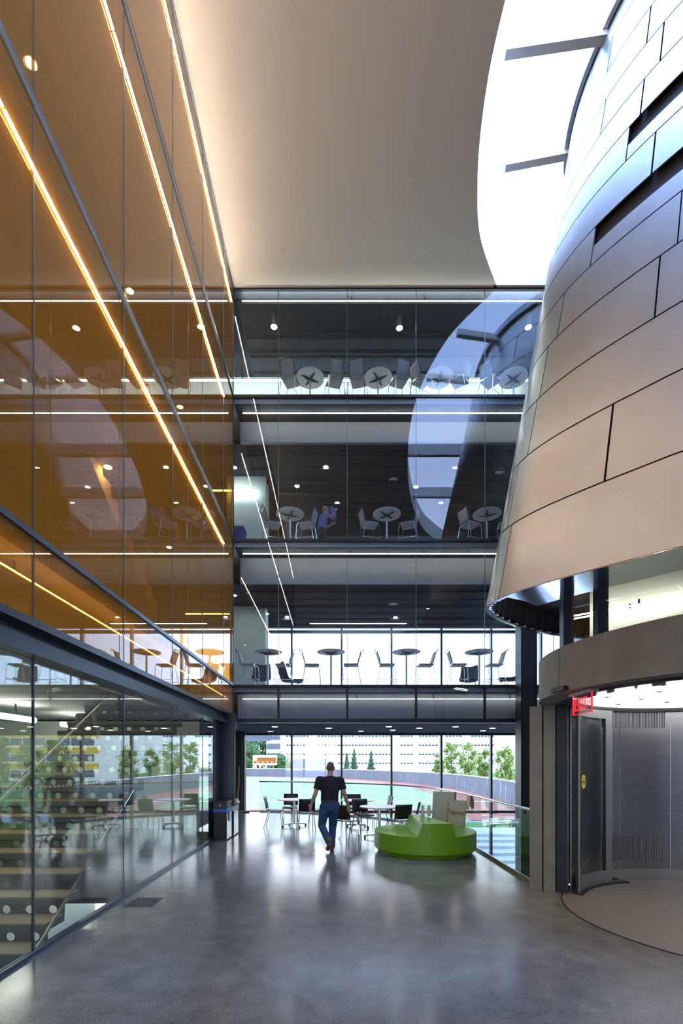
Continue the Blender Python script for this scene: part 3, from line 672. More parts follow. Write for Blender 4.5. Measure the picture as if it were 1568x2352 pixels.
# curved sliding door leaf
dl = empty('door_1', (0,0,0)); struct(dl, 'curved sliding glass door in a grey aluminium frame')
A0, A1 = AJ-0.5, 109.5; R = 1.585
MB().strip(arc(A0, A1, R, 16), 0.02, 0.20, 0.04).build('bottom_rail', 'aluminium', dl, smooth=True)
MB().strip(arc(A0, A1, R, 16), 2.38, 2.5, 0.04).build('top_rail', 'aluminium', dl, smooth=True)
MB().strip(arc(A0, A0-2.2, R, 3), 0.2, 2.38, 0.04).build('stile', 'aluminium', dl, smooth=True)
MB().strip(arc(A1+5, A1, R, 4), 0.2, 2.38, 0.04).build('stile', 'aluminium', dl, smooth=True)
MB().strip(arc(A1+5.9, A1+5.0, R-0.005, 2), 0.2, 2.38, 0.03).build('gasket', 'backing', dl)
pg = MB().strip(arc(A0-2.2, A1+5, R+0.015, 14), 0.2, 2.38, 0.01).build('pane', 'glass_clear', dl, smooth=True)
MB().strip(arc(A0+1, 100, R-0.05, 16), 0.0, 0.018, 0.1).build('floor_track', 'dark_trim', dl, smooth=True)
x, y = vp(A0-16, R-0.005); MB().lathe([(0.012,-0.008),(0.012,0.008)], (x,y,0.13), 10).build('lock', 'chrome', dl)
# sticker on the door
a = math.radians(137.5); c = Vector((VC[0]+(R-0.002)*math.cos(a), VC[1]+(R-0.002)*math.sin(a), 1.49))
inw = Vector((-math.cos(a), -math.sin(a), 0)); up = Vector((0,0,1)); rt = up.cross(inw).normalized()
def frame(c, rt, up, n): return Matrix(((rt.x,up.x,n.x,c.x),(rt.y,up.y,n.y,c.y),(rt.z,up.z,n.z,c.z),(0,0,0,1)))
SM = frame(c, rt, up, inw)
st = MB().prism_m([(0.095*math.cos(2*PI*i/28),0.095*math.sin(2*PI*i/28)) for i in range(28)], 0.0, 0.002, SM).build('door_sticker', 'sticker'); tag(st, 'round yellow caution sticker on the curved glass door', 'sticker')
MB().prism_m([(-0.095,-0.016),(0.095,-0.016),(0.095,0.022),(-0.095,0.022)], 0.002, 0.003, SM).build('band', 'backing', st)
text_mesh('lettering', 'CAUTION', 0.04, 'sticker', st, SM@Matrix.Translation((0,0.003,0.0035)), 0.0004)
text_mesh('lettering', 'AUTOMATIC', 0.026, 'backing', st, SM@Matrix.Translation((0,0.04,0.0025)), 0.0004)
text_mesh('lettering', 'DOOR', 0.032, 'backing', st, SM@Matrix.Translation((0,-0.036,0.0025)), 0.0004)
# exit sign hung from the header
xs = empty('exit_sign', (2.70,5.27,2.5)); tag(xs, 'glowing red EXIT sign hung under the concrete header', 'exit sign')
M = frame(Vector((0,0,-0.115)), Vector((0,-1,0)), Vector((0,0,1)), Vector((-1,0,0)))
MB().box(-0.045,0.045,-0.25,0.22,-0.004,0.025).build('housing', 'aluminium', xs)
MB().box(-0.006,0.006,-0.2,0.2,-0.215,-0.004).build('acrylic_plate', 'sign_acrylic', xs)
fr = MB()
for b in ((-0.2,-0.196,-0.215,-0.004),(0.196,0.2,-0.215,-0.004),(-0.2,0.2,-0.215,-0.211)): fr.box(-0.008,0.008,b[0],b[1],b[2],b[3])
fr.build('glowing_edge', 'sign_red', xs)
text_mesh('lettering', 'EXIT', 0.2, 'sign_red', xs, M@Matrix.Translation((-0.02,0.0,0.008))@Matrix.Diagonal((0.66,1,1,1)), 0.001)
text_mesh('lettering', '>', 0.05, 'sign_red', xs, M@Matrix.Translation((0.165,0.01,0.008)), 0.001)
# motion sensor on the header face
a = math.radians(193); sr = MB()
sp = Vector((VC[0]+VRO*math.cos(a), VC[1]+VRO*math.sin(a), 2.60)); rt2 = Vector((-math.sin(a),math.cos(a),0)); n2 = Vector((math.cos(a),math.sin(a),0))
p = on_y(1290, 1584, 5.25)
best = min((vp(t/2, VRO) for t in range(300, 440)), key=lambda q: abs(VX+F*q[0]/q[1]-1290)); ang = math.atan2(best[1]-VC[1], best[0]-VC[0])
sp = Vector((best[0],best[1],EYE+(VY-1584)/F*best[1])); rt2 = Vector((-math.sin(ang),math.cos(ang),0)); n2 = Vector((math.cos(ang),math.sin(ang),0))
so = MB().prism_m([(-0.13,-0.025),(0.13,-0.025),(0.13,0.022),(0.11,0.03),(-0.11,0.03),(-0.13,0.022)], -0.003, 0.05, frame(sp, rt2, Vector((0,0,1)), n2)).build('door_sensor', 'black_plastic'); tag(so, 'black door sensor bar on the concrete header', 'sensor')

# ================================================================== GLASS RAILING
rl = empty('glass_railing', (0,0,0)); tag(rl, 'curved glass railing with a slim metal handrail around the void', 'railing')
RS = smooth_curve(RAIL, 5)
hr = MB().tube([(p.x,p.y,1.07) for p in RS], 0.022, 8); hr.build('handrail', 'brushed', rl, smooth=True)
MB().strip([(p.x,p.y) for p in RS], 0.0, 0.05, 0.03).build('base_shoe', 'brushed', rl, smooth=True)
cuts = [0,8,16,24,32,40,47,54,60]
for a, b in zip(cuts, cuts[1:]):
    q = RS[a:b+1]
    q = [q[0].lerp(q[1], 0.03)]+q[1:-1]+[q[-1].lerp(q[-2], 0.03)]
    MB().strip([(p.x,p.y) for p in q], 0.05, 1.05, 0.014).build('pane', 'glass_rail', rl, smooth=True)
e = RAIL[-1]; MB().box(e[0]-0.01, e[0]+0.02, e[1]-0.012, e[1]+0.012, 0, 1.07).build('end_post', 'dark_trim', rl)
# big steel column beyond the railing
bc = empty('steel_column', (5.05, 12.75, -4)); tag(bc, 'tall dark steel column beyond the glass railing on the right', 'column')
MB().box(-0.21,-0.19+0.02,-0.2,0.2,0,10.88).build('flange', 'dark_trim', bc); MB().box(0.19,0.21,-0.2,0.2,0,10.88).build('flange', 'dark_trim', bc)
MB().box(-0.17,0.19,-0.17,0.17,0,10.88).build('web', 'dark_steel', bc)

# ================================================================== FURNITURE
# green bench
gb = empty('round_bench', (1.78,9.55,0)); tag(gb, 'round lime green lounge bench with a raised wedge table in the middle', 'bench')
b = MB().lathe([(0.86,0.0),(0.86,0.045),(0.93,0.045),(0.985,0.10),(0.985,0.41),(0.975,0.42)], n=72).build('seat', 'green', gb, smooth=True, angle=25)
wz = MB()
ang0, ang1 = math.radians(252), math.radians(289.5)
def wedge(w0, w1, zb, zt, tops, bots):
    n = 8; vt = []; vb = []
    for i in range(n+1):
        f = i/n
        pt = Vector(tops[0]).lerp(Vector(tops[1]), f); pb = Vector(bots[0]).lerp(Vector(bots[1]), f)
        rb = math.sqrt(pb.x**2+pb.y**2); pb = pb*(0.983/rb)
        rt_ = math.sqrt(pt.x**2+pt.y**2); pt = pt*(0.983/rt_)
        vt.append((pt.x,pt.y,zt)); vb.append((pb.x,pb.y,zb))
    vt += [(tops[2][0],tops[2][1],zt),(tops[3][0],tops[3][1],zt)]; vb += [(bots[2][0],bots[2][1],zb),(bots[3][0],bots[3][1],zb)]
    m = len(vt); wz.add(vb+vt, [tuple(range(m-1,-1,-1)), tuple(range(m,2*m))]+[(i,(i+1)%m,m+(i+1)%m,m+i) for i in range(m)])
wedge(0,0,0.40,0.66, [(-0.22,-0.95),(0.32,-0.93),(-0.02,0.62),(-0.2,0.62)], [(-0.30,-0.93),(0.40,-0.90),(0.06,0.70),(-0.30,0.70)])
wz.build('wedge_table', 'green', gb, smooth=True, angle=20)
for (px, lab, dx) in ((971,'left',0.0),(985,'right',0.0)):
    x = (px-VX)/F*9.75; h = empty('brochure_holder', (x,9.75+dx,0.661)); tag(h, 'clear acrylic brochure holder on the green bench, %s of the pair' % lab, 'brochure holder', 'brochure holders')
    MB().box(-0.05,0.05,-0.04,-0.037,0,0.07).build('front_lip', 'acrylic', h); MB().box(-0.05,0.05,0.04,0.043,0,0.24).build('back_plate', 'acrylic', h); MB().box(-0.05,0.05,-0.04,0.04,0,0.004).build('foot', 'acrylic', h)
    MB().box(-0.03,0.035,0.02,0.036,0.005,0.22).build('leaflet', 'paper', h)
# boards leaning by the railing
def leaning_board(name, p0, p1, hgt, lean, th, m, lab, cat):
    p0 = Vector(p0); p1 = Vector(p1); d = (p1-p0); wdt = d.length; d.normalize(); nrm = Vector((-d.y,d.x,0)); L = Vector((nrm.x*lean, nrm.y*lean, hgt)).normalized(); Z = d.cross(L).normalized()
    Mx = frame(p0, d, L, Z); r = empty(name, (0,0,0)); r.matrix_world = Mx; tag(r, lab, cat); hh = math.hypot(hgt, lean)
    MB().box(0,wdt,0,hh,0,th).build('sheet', m, r); return r, wdt, hh
r, wd, hh = leaning_board('display_board', (2.26,11.25,0.004), (2.70,10.95,0.004), 1.06, 0.14, 0.05, 'board_blue', 'pale blue-green board leaning behind the green bench', 'board')
MB().box(wd-0.015,wd+0.012,0,hh,-0.004,0.06).build('edge_strip', 'cardboard', r)
r, wd, hh = leaning_board('cardboard_panel', (2.46,10.55,0.004), (2.72,10.18,0.004), 0.93, 0.1, 0.04, 'board_grey', 'grey packing board with brown tape leaning by the railing', 'board')
MB().box(0.05,wd-0.02,hh*0.66,hh*0.74,0.04,0.043).build('tape', 'tape', r); MB().box(0,0.035,hh*0.72,hh*0.8,0.04,0.043).build('tape', 'tape', r)
r, wd, hh = leaning_board('cardboard_panel', (2.50,10.78,0.004), (2.62,10.62,0.004), 0.82, 0.08, 0.05, 'cardboard', 'narrow brown cardboard sheet between the two leaning boards', 'board')
tw = MB(); base = Vector((2.84,10.15,1.1))
rowsT = []
for i in range(9):
    s = i/8; row = []
    for k in range(7):
        u = k/6-0.5; side = -1 if s < 0.5 else 1; q = abs(s-0.5)*2
        row.append((base.x+side*(0.03+0.035*q*abs(math.sin(5*u+1)))*min(1,q*3), base.y+u*0.3*(1-0.25*q)+0.02*math.sin(9*q), base.z-0.34*q*(1-0.3*abs(u))+0.012*math.sin(7*u)))
    rowsT.append(row)
tw.grid(rowsT); two = tw.build('cloth', 'cloth_white', smooth=True, angle=80); tag(two, 'crumpled off-white cloth hung over the handrail', 'cloth')
sm = two.modifiers.new('thick', 'SOLIDIFY'); sm.thickness = 0.012

# cafe tables
def cafe_table():
    t = empty('cafe_table'); 
    MB().lathe([(0.43,0.715),(0.455,0.722),(0.455,0.738),(0.45,0.742)], n=48).build('tabletop', 'table_white', t, smooth=True, angle=30)
    MB().lathe([(0.032,0.08),(0.032,0.715)], n=16).build('column', 'brushed', t, smooth=True)
    for k in range(4):
        a = k*PI/2+0.5; c, s = math.cos(a), math.sin(a)
        MB().loft([(0.02*c,0.02*s,0.09),(0.2*c,0.2*s,0.075),(0.36*c,0.36*s,0.05)], [(0.03,0.02),(0.024,0.016),(0.016,0.012)], side=(-s,c,0), n=8).build('foot', 'brushed', t, smooth=True)
        MB().lathe([(0.02,0.0),(0.025,0.02),(0.02,0.045)], (0.34*c,0.34*s,0), 10).build('caster', 'black_plastic', t)
    return t
def cafe_chair():
    t = empty('cafe_chair')                     # faces +y (seat front at +y)
    rows = []
    for i in range(7):
        y = -0.2+0.4*i/6; rows.append([(x, y, 0.45+0.012*(x/0.2)**2+0.015*abs((y)/0.2)**3*(1 if y < 0 else -1)) for x in (-0.21,-0.1,0,0.1,0.21)])
    s = MB().grid(rows).build('seat', 'black_ply', t, smooth=True); k = s.modifiers.new('thick', 'SOLIDIFY'); k.thickness = 0.014
    rows = []
    for i in range(6):
        z = 0.5+0.32*i/5; rows.append([(x, -0.2-0.07*i/5-0.03*(1-(x/0.21)**2), z) for x in (-0.21,-0.1,0,0.1,0.21)])
    bkk = MB().grid(rows).build('backrest', 'black_ply', t, smooth=True); k = bkk.modifiers.new('thick', 'SOLIDIFY'); k.thickness = 0.014
    for sx_ in (-1, 1):
        MB().tube([(sx_*0.185,0.16,0.44),(sx_*0.2,0.19,0.3),(sx_*0.21,0.215,0.0)], 0.011).build('leg', 'chrome', t, smooth=True)
        MB().tube([(sx_*0.185,-0.15,0.44),(sx_*0.2,-0.2,0.25),(sx_*0.215,-0.27,0.0)], 0.011).build('leg', 'chrome', t, smooth=True)
        MB().tube([(sx_*0.17,-0.05,0.44),(sx_*0.17,-0.2,0.46),(sx_*0.17,-0.225,0.56)], 0.011).build('back_bracket', 'chrome', t, smooth=True)
    return t
ct = cafe_table(); cc = cafe_chair()
tabs = [(-1.1,13.2,'white round cafe table nearest the bins, left of the walking man'),(0.62,12.95,'white round cafe table half hidden behind the walking man'),(1.03,11.1,'white round cafe table beside the green bench')]
for i, (x, y, lab) in enumerate(tabs):
    o = ct if i == 0 else copy_tree(ct); o.location = (x,y,0); o.rotation_euler.z = 0.4*i; tag(o, lab, 'table', 'ground floor cafe tables')
chs = [(-1.62,13.1,-90,'black cafe chair in side view at the left of the left table'),
 (-1.28,13.95,180,'black cafe chair on the window side of the left table'),
 (-0.74,12.5,10,'black cafe chair with its back to the camera, before the left table'),
 (-0.5,13.35,90,'black cafe chair at the right of the left table, beside the man'),
 (0.30,10.75,-38,'black cafe chair turned aslant just right of the man, nearest the camera'),
 (0.72,12.0,-160,'black cafe chair between the middle table and the table by the bench'),
 (1.43,10.86,22,'black cafe chair with its back to the camera beside the green bench'),
 (1.75,11.45,75,'black cafe chair at the right of the table by the bench'),
 (1.30,13.3,100,'black cafe chair at the right of the middle table'),
 (0.55,13.75,180,'black cafe chair on the window side of the middle table'),
 (0.28,11.6,-70,'black cafe chair at the left of the table by the bench')]
for i, (x, y, a, lab) in enumerate(chs):
    o = cc if i == 0 else copy_tree(cc); o.location = (x,y,0); o.rotation_euler.z = math.radians(a); tag(o, lab, 'chair', 'ground floor cafe chairs')
# bar tables and stools upstairs
def bar_table():
    t = empty('bar_table')
    MB().lathe([(0.385,1.04),(0.40,1.048),(0.40,1.064),(0.395,1.068)], n=44).build('tabletop', 'table_under', t, smooth=True, angle=30)
    MB().lathe([(0.03,0.02),(0.03,1.0)], n=14).build('column', 'brushed', t, smooth=True)
    for k in range(4):
        a = k*PI/2+0.35; c, s = math.cos(a), math.sin(a)
        MB().loft([(0.0,0.0,1.0),(0.27*c,0.27*s,1.034)], [(0.045,0.03),(0.018,0.006)], side=(-s,c,0), n=6).build('arm', 'dark_steel', t)
    MB().lathe([(0.25,0.0),(0.25,0.012),(0.04,0.03)], n=32).build('base', 'brushed', t, smooth=True, angle=20)
    return t
def bar_stool():
    t = empty('bar_stool')                      # faces +y
    rows = [[(x, y, 0.70-0.012*math.cos(x/0.2*1.5)) for x in (-0.2,-0.1,0,0.1,0.2)] for y in (-0.2,-0.07,0.07,0.2)]
    s = MB().grid(rows).build('seat', 'sling', t, smooth=True); k = s.modifiers.new('thick', 'SOLIDIFY'); k.thickness = 0.035
    rows = [[(x, -0.2-0.09*i/4, 0.72+0.34*i/4) for x in (-0.19,-0.07,0.07,0.19)] for i in range(5)]
    s = MB().grid(rows).build('backrest', 'sling', t, smooth=True); k = s.modifiers.new('thick', 'SOLIDIFY'); k.thickness = 0.012
    for sx_ in (-1, 1):
        MB().tube([(sx_*0.2,0.19,0.69),(sx_*0.215,0.22,0.6),(sx_*0.235,0.25,0.0)], 0.009, 6).build('leg', 'chrome', t, smooth=True)
        MB().tube([(sx_*0.2,-0.19,0.69),(sx_*0.215,-0.22,0.5),(sx_*0.24,-0.31,0.0)], 0.009, 6).build('leg', 'chrome', t, smooth=True)
        MB().tube([(sx_*0.2,-0.16,0.68),(sx_*0.2,-0.225,0.70),(sx_*0.2,-0.2,0.76),(sx_*0.2,-0.28,1.03),(sx_*0.2,-0.32,1.1),(sx_*0.2,-0.36,1.07),(sx_*0.2,-0.33,1.02)], 0.009, 6).build('back_loop', 'dark_trim', t, smooth=True)
        MB().tube([(sx_*0.222,0.23,0.24),(sx_*0.23,-0.27,0.24)], 0.007, 6).build('side_rail', 'chrome', t)
    MB().tube([(-0.222,0.235,0.28),(0.222,0.235,0.28)], 0.008, 6).build('foot_rail', 'chrome', t); MB().tube([(-0.2,-0.345,1.095),(0.2,-0.345,1.095)], 0.009, 6).build('top_rail', 'dark_trim', t)
    return t
bt, bs = bar_table(), bar_stool(); first = [True, True]
def put(proto, k, loc, rz, lab, cat, grp):
    o = proto if first[k] else copy_tree(proto); first[k] = False
    o.location = loc; o.rotation_euler.z = math.radians(rz); tag(o, lab, cat, grp)
YT = 13.85; cp = lambda px, y=YT: (px-VX)/F*y
ordn = ['leftmost','second from the left','third from the left','rightmost']
for i, px in enumerate((615,760,933,1100)): put(bt, 0, (cp(px),YT,FL[1]), 17*i, 'round bar table on the second level, %s of its row' % ordn[i], 'table', 'second level bar tables')
for i, px in enumerate((666,888,1118)): put(bt, 0, (cp(px),YT,FL[2]), 25*i, 'round bar table on the third level, %s of its row' % ['leftmost','middle one','rightmost'][i], 'table', 'third level bar tables')
for i, px in enumerate((712,868,1008,1178)): put(bt, 0, (cp(px),YT,FL[3]), 31*i+10, 'round bar table on the top level, %s of its row' % ordn[i], 'table', 'top level bar tables')
n8 = ['first','second','third','fourth','fifth','sixth','seventh','eighth']
for i, (px, rz) in enumerate(((572,-90),(650,90),(716,-90),(806,90),(888,-90),(976,90),(1052,-90),(1134,90))):
    put(bs, 1, (cp(px),YT+0.02*(i % 3),FL[1]), rz+(i*37 % 11-5), 'bar stool on the second level, %s from the left in its row' % n8[i], 'bar stool', 'second level bar stools')
for i, (px, rz) in enumerate(((628,-70),(704,75),(848,-75),(936,70),(1076,-65),(1156,80))):
    put(bs, 1, (cp(px),YT-0.12,FL[2]), rz, 'bar stool on the third level, %s from the left in its row' % n8[i], 'bar stool', 'third level bar stools')
for i, (px, rz) in enumerate(((668,-20),(768,15),(822,-15),(916,20),(968,-60),(1054,55),(1126,-50))):
    put(bs, 1, (cp(px,13.5),13.5,FL[3]), rz, 'bar stool on the top level, %s from the left in its row' % n8[i], 'bar stool', 'top level bar stools')
# lounge chairs on the second level
def lounge_chair():
    t = empty('lounge_chair'); prof = [(0.30,0.40),(0.28,0.44),(0.05,0.40),(-0.15,0.40),(-0.25,0.46),(-0.33,0.62),(-0.42,0.9),(-0.45,0.97)]
    rows = [[(x*(0.9 if z > 0.8 else 1.0), y+0.05*(abs(x)/0.3)**2*(1 if z > 0.5 else 0), z+0.06*(abs(x)/0.3)**2) for x in (-0.3,-0.2,-0.1,0,0.1,0.2,0.3)] for y, z in prof]
    s = MB().grid(rows).build('shell', 'lounge', t, smooth=True); k = s.modifiers.new('thick', 'SOLIDIFY'); k.thickness = 0.05; k2 = s.modifiers.new('sub', 'SUBSURF'); k2.levels = 1; k2.render_levels = 1
    for sx_ in (-1, 1):
        MB().tube([(sx_*0.2,0.1,0.39),(sx_*0.28,0.3,0.0)], 0.012, 6).build('leg', 'chrome', t); MB().tube([(sx_*0.2,-0.15,0.4),(sx_*0.28,-0.35,0.0)], 0.012, 6).build('leg', 'chrome', t)
    return t
lc = lounge_chair()
for i, (px, y, rz, lab) in enumerate(((668,15.3,-60,'dark lounge chair seen under the leftmost second level table'),(1076,15.2,160,'dark lounge chair seen from the front beside the rightmost second level table'),(1172,15.0,60,'dark lounge chair in side view by the steel column on the second level'),(600,14.9,185,'dark low chair behind the leftmost second level bar stool'))):
    o = lc if i == 0 else copy_tree(lc); o.location = (cp(px,y),y,FL[1]); o.rotation_euler.z = math.radians(rz); tag(o, lab, 'lounge chair', 'second level lounge chairs')
# recycling bin on level 3
rb = empty('recycling_bin', (cp(546,14.2),14.2,FL[2])); tag(rb, 'blue recycling bin on the third level beside the pale pier', 'bin')
o = MB().add([(-0.17,-0.17,0),(0.17,-0.17,0),(0.17,0.17,0),(-0.17,0.17,0),(-0.21,-0.21,0.72),(0.21,-0.21,0.72),(0.21,0.21,0.72),(-0.21,0.21,0.72)],[(3,2,1,0),(4,5,6,7),(0,1,5,4),(1,2,6,5),(2,3,7,6),(3,0,4,7)]).build('body', 'bin_blue', rb); bevel(o, 0.02)
bevel(MB().box(-0.22,0.22,-0.22,0.22,0.72,0.80).build('lid', 'bin_blue', rb), 0.02)
# bins on the ground floor
def slim_bin(x, y, lab, front):
    r = empty('waste_bin', (x,y,0)); tag(r, lab, 'bin', 'bins by the steel column')
    def tap(x0,x1,y0,y1,z0,z1,e): return [(x0+e,y0+e,z0),(x1-e,y0+e,z0),(x1-e,y1-e,z0),(x0+e,y1-e,z0),(x0,y0,z1),(x1,y0,z1),(x1,y1,z1),(x0,y1,z1)],[(3,2,1,0),(4,5,6,7),(0,1,5,4),(1,2,6,5),(2,3,7,6),(3,0,4,7)]
    bevel(MB().add(*tap(-0.14,0.14,-0.28,0.28,0.0,0.70,0.025)).build('body', 'black_plastic', r), 0.012)
    MB().add(*tap(0.142,0.146,-0.25,0.25,0.03,0.66,0.0)).build('side_panel', 'bin_steel', r)
    bg_ = MB().add(*tap(-0.148,0.152,-0.288,0.288,0.64 if front else 0.6,0.715,-0.004)).build('bag_rim', 'blue_bag' if front else 'cloth_white', r)
    if front: MB().box(0.153,0.158,-0.12,0.05,0.42,0.66).build('bag_tail', 'blue_bag', r)
    else: MB().lathe([(0.05,0.0),(0.09,0.04),(0.06,0.1),(0.02,0.12)], (0.15,0.0,0.74), 10).build('bag_knot', 'cloth_white', r)
    lidm = MB(); lidm.add(*tap(-0.15,0.15,-0.29,0.29,0.715,0.87,-0.0)); bevel(lidm.build('lid', 'black_plastic', r), 0.012)
    MB().box(-0.10,0.10,-0.2,0.2,0.871,0.876).build('lid_opening', 'backing', r)
    if front:
        q = MB(); q.box(-0.02,0.02,-0.293,-0.29,0.77,0.81); q.build('badge', 'paper', r); MB().box(-0.01,0.01,-0.295,-0.293,0.78,0.80).build('badge_mark', 'backing', r)
    return r
slim_bin(-2.55, 11.05, 'black waste bin with a blue bag in front of the steel column', True)
slim_bin(-2.52, 11.68, 'steel-sided waste bin with a white bag behind the first bin', False)
# dust mop
mp_ = empty('dust_mop', (-3.38,16.9,0)); tag(mp_, 'yellow-handled dust mop leaning by the window', 'mop')
MB().tube([(-0.03,-0.05,0.06),(-0.01,-0.02,0.5),(0.04,0.0,1.0),(0.03,0.05,1.58)], 0.018).build('handle', 'yellow_handle', mp_, smooth=True)
MB().tube([(-0.03,-0.06,0.04),(-0.03,-0.05,0.16)], 0.03).build('socket', 'black_plastic', mp_); bevel(MB().box(-0.1,0.42,-0.12,0.0,0.0,0.05).build('head', 'mop_grey', mp_), 0.015)
# folded steel jamb next to the mop
fj = empty('steel_column', (-3.45,17.5,0)); tag(fj, 'dark folded steel column behind the dust mop', 'column')
MB().box(-0.3,0.1,-0.1,0.3,-0.35,SOF).build('casing', 'dark_steel', fj); MB().box(0.13,0.2,-0.05,0.3,-0.35,SOF).build('flange', 'dark_trim', fj)
# floor grate by the glass wall
gr = empty('floor_grate', (-2.40,6.06,0.001)); tag(gr, 'square dark floor grate beside the clear glass wall', 'grate')
MB().box(-0.16,0.18,-0.19,0.19,0.0,0.004).build('plate', 'grate', gr)
for k in range(12): MB().box(-0.14+k*0.027,-0.128+k*0.027,-0.17,0.17,0.004,0.006).build('bar', 'dark_trim', gr)

# ================================================================== STAIR BEHIND THE GLASS
sr_ = empty('staircase', (-4.0,4.75,0)); tag(sr_, 'open staircase with wooden treads and perforated risers behind the glass', 'staircase')
ST_L, ST_R = -1.1, 0.98; NT = 21; RI = 0.19; GO = 0.32
tre = bevel(MB().box(ST_L,ST_R,-0.02,GO+0.02,-0.07,0.0).build('tread', 'stair_grey', sr_), 0.004); trw = MB().box(ST_L,ST_R-0.01,0.0,GO+0.01,0.0,0.012).build('tread_board', 'oak', tre)
def riser_mesh():
    m = MB(); nh = 8; cw_ = (ST_R-ST_L)/nh; hh_ = RI-0.07; ch = 0.047; nn = 16
    for k in range(nh):
        cx = ST_L+cw_*(k+0.5); cz = -0.07-hh_/2
        for y in (0.015, 0.025):
            circ = [(cx+ch*math.cos(2*PI*i/nn), y, cz+ch*math.sin(2*PI*i/nn)) for i in range(nn)]; sq = []
            for i in range(nn):
                c, s = math.cos(2*PI*i/nn), math.sin(2*PI*i/nn); q = max(abs(c), abs(s)); sq.append((cx+c/q*cw_/2, y, cz+s/q*hh_/2))
            m.add(circ+sq, [(i,(i+1)%nn,nn+(i+1)%nn,nn+i) for i in range(nn)])
    return m.mesh('riser', 'stair_grey')
rm = riser_mesh()
for k in range(-5, NT):
    y, z = GO*k, -0.14+RI*k
    if k == -5: a, b = tre, trw
    else:
        a = tre.copy(); b = trw.copy(); COL.objects.link(a); COL.objects.link(b)
    if b is not trw: b.parent = a
    a.location = (0,y,z); r_ = link('riser', rm, sr_, (0,y,z))
def sy(k): return (GO*k, -0.14+RI*k)
MB().tube([(1.06,GO*-2,-0.14+RI*-2+0.02),(1.06,GO*7.2,-0.14+RI*7.2+0.12)], 0.016).build('stringer_bar', 'chrome', sr_, smooth=True)
hx = 0.1
MB().tube([(hx,GO*-4,-0.14+RI*-4+0.93),(hx,GO*11.6,-0.14+RI*11.6+0.93),(hx,GO*15,-0.14+RI*12.2+0.9)], 0.036, 12).build('handrail', 'brushed', sr_, smooth=True)
for k in (-1, 4, 9.5):
    y, z = sy(k); MB().tube([(hx,y+0.5,z+0.3-0.28),(hx,y,z+0.9)], 0.028).build('baluster', 'brushed', sr_, smooth=True)
# stair flights glimpsed behind the amber glass
def flight(x0, x1, y0, z0, ny, ri, go, lab, cnt):
    r = empty('upper_stair_flight', (0,y0,z0)); tag(r, lab, 'stair flight', 'stair flights behind the amber glass')
    pr = []
    for k in range(cnt): pr += [(go*k*ny, ri*k), (go*k*ny, ri*(k+1))]
    pr += [(go*cnt*ny, ri*cnt), (go*cnt*ny, ri*cnt-0.25), (0.0, -0.25)]
    n = len(pr); m = MB(); m.add([(x0,a,b) for a,b in pr]+[(x1,a,b) for a,b in pr], [tuple(range(n-1,-1,-1)), tuple(range(n,2*n))]+[(i,(i+1)%n,n+(i+1)%n,n+i) for i in range(n)])
    m.build('steps', 'ceiling_paint', r)
    MB().tube([(x1-0.05,0,0.9),(x1-0.05,go*cnt*ny,ri*cnt+0.9)], 0.025).build('handrail', 'chrome', r, smooth=True)
    for k in (1, cnt//2, cnt-2): MB().tube([(x1-0.05,go*k*ny,ri*k),(x1-0.05,go*k*ny,ri*k+0.9)], 0.015).build('baluster', 'chrome', r)
flight(-5.3, -4.0, 11.6, FL[3]-2.2, -1, 0.19, 0.32, 'pale stair flight rising behind the upper amber glass', 11)
flight(-5.3, -4.0, 10.9, FL[2]-2.6, -1, 0.19, 0.32, 'pale stair flight rising behind the middle amber glass', 12)
for (px, py, X, lab) in ((231,1306,-5.2,'small red EXIT sign behind the amber glass on the second level'),(228,957,-5.65,'small red EXIT sign behind the amber glass on the third level')):
    y = -X*F/(VX-px); z = EYE+(VY-py)/F*y; e = empty('exit_sign', (X,y,z)); tag(e, lab, 'exit sign', 'gallery exit signs')
    MB().box(-0.22,0.22,0.0,0.02,-0.11,0.11).build('plate', 'dark_trim', e)
    text_mesh('lettering', '<EXIT', 0.17, 'sign_red', e, Matrix.Translation((0,-0.003,0))@Matrix.Rotation(PI/2, 4, 'X'), 0.001)
    MB().tube([(0,0.01,0.11),(0,0.01,(FL[2] if 'second' in lab else FL[3])-0.95-z)], 0.01, 6).build('hanger', 'dark_trim', e)

# ================================================================== PEOPLE
def remeshed(mb, name, m, parent, voxel=0.011, smooth_it=4):
    me = mb.mesh(name, m); t = bpy.data.objects.new(name, me); COL.objects.link(t)
    r = t.modifiers.new('r', 'REMESH'); r.mode = 'VOXEL'; r.voxel_size = voxel; r.use_smooth_shade = True
    s = t.modifiers.new('s', 'SMOOTH'); s.iterations = smooth_it; s.factor = 0.5
    dg = bpy.context.evaluated_depsgraph_get(); out = bpy.data.meshes.new_from_object(t.evaluated_get(dg)); bpy.data.objects.remove(t)
    out.materials.clear(); out.materials.append(MATS[m]); out.shade_smooth(); return link(name, out, parent)
V = Vector
def capsule(mb, pts, rad, n=12, side=(1,0,0)):
    pts = [V(p) for p in pts]; r = [(q, q) if not isinstance(q, tuple) else q for q in rad]
    d0 = (pts[0]-pts[1]).normalized(); d1 = (pts[-1]-pts[-2]).normalized()
    a0, a1 = min(r[0]), min(r[-1])
    P = [pts[0]+d0*a0*0.9, pts[0]+d0*a0*0.6]+pts+[pts[-1]+d1*a1*0.6, pts[-1]+d1*a1*0.9]
    R_ = [(r[0][0]*0.3,r[0][1]*0.3),(r[0][0]*0.75,r[0][1]*0.75)]+r+[(r[-1][0]*0.75,r[-1][1]*0.75),(r[-1][0]*0.3,r[-1][1]*0.3)]
    mb.loft(P, R_, side=side, n=n)
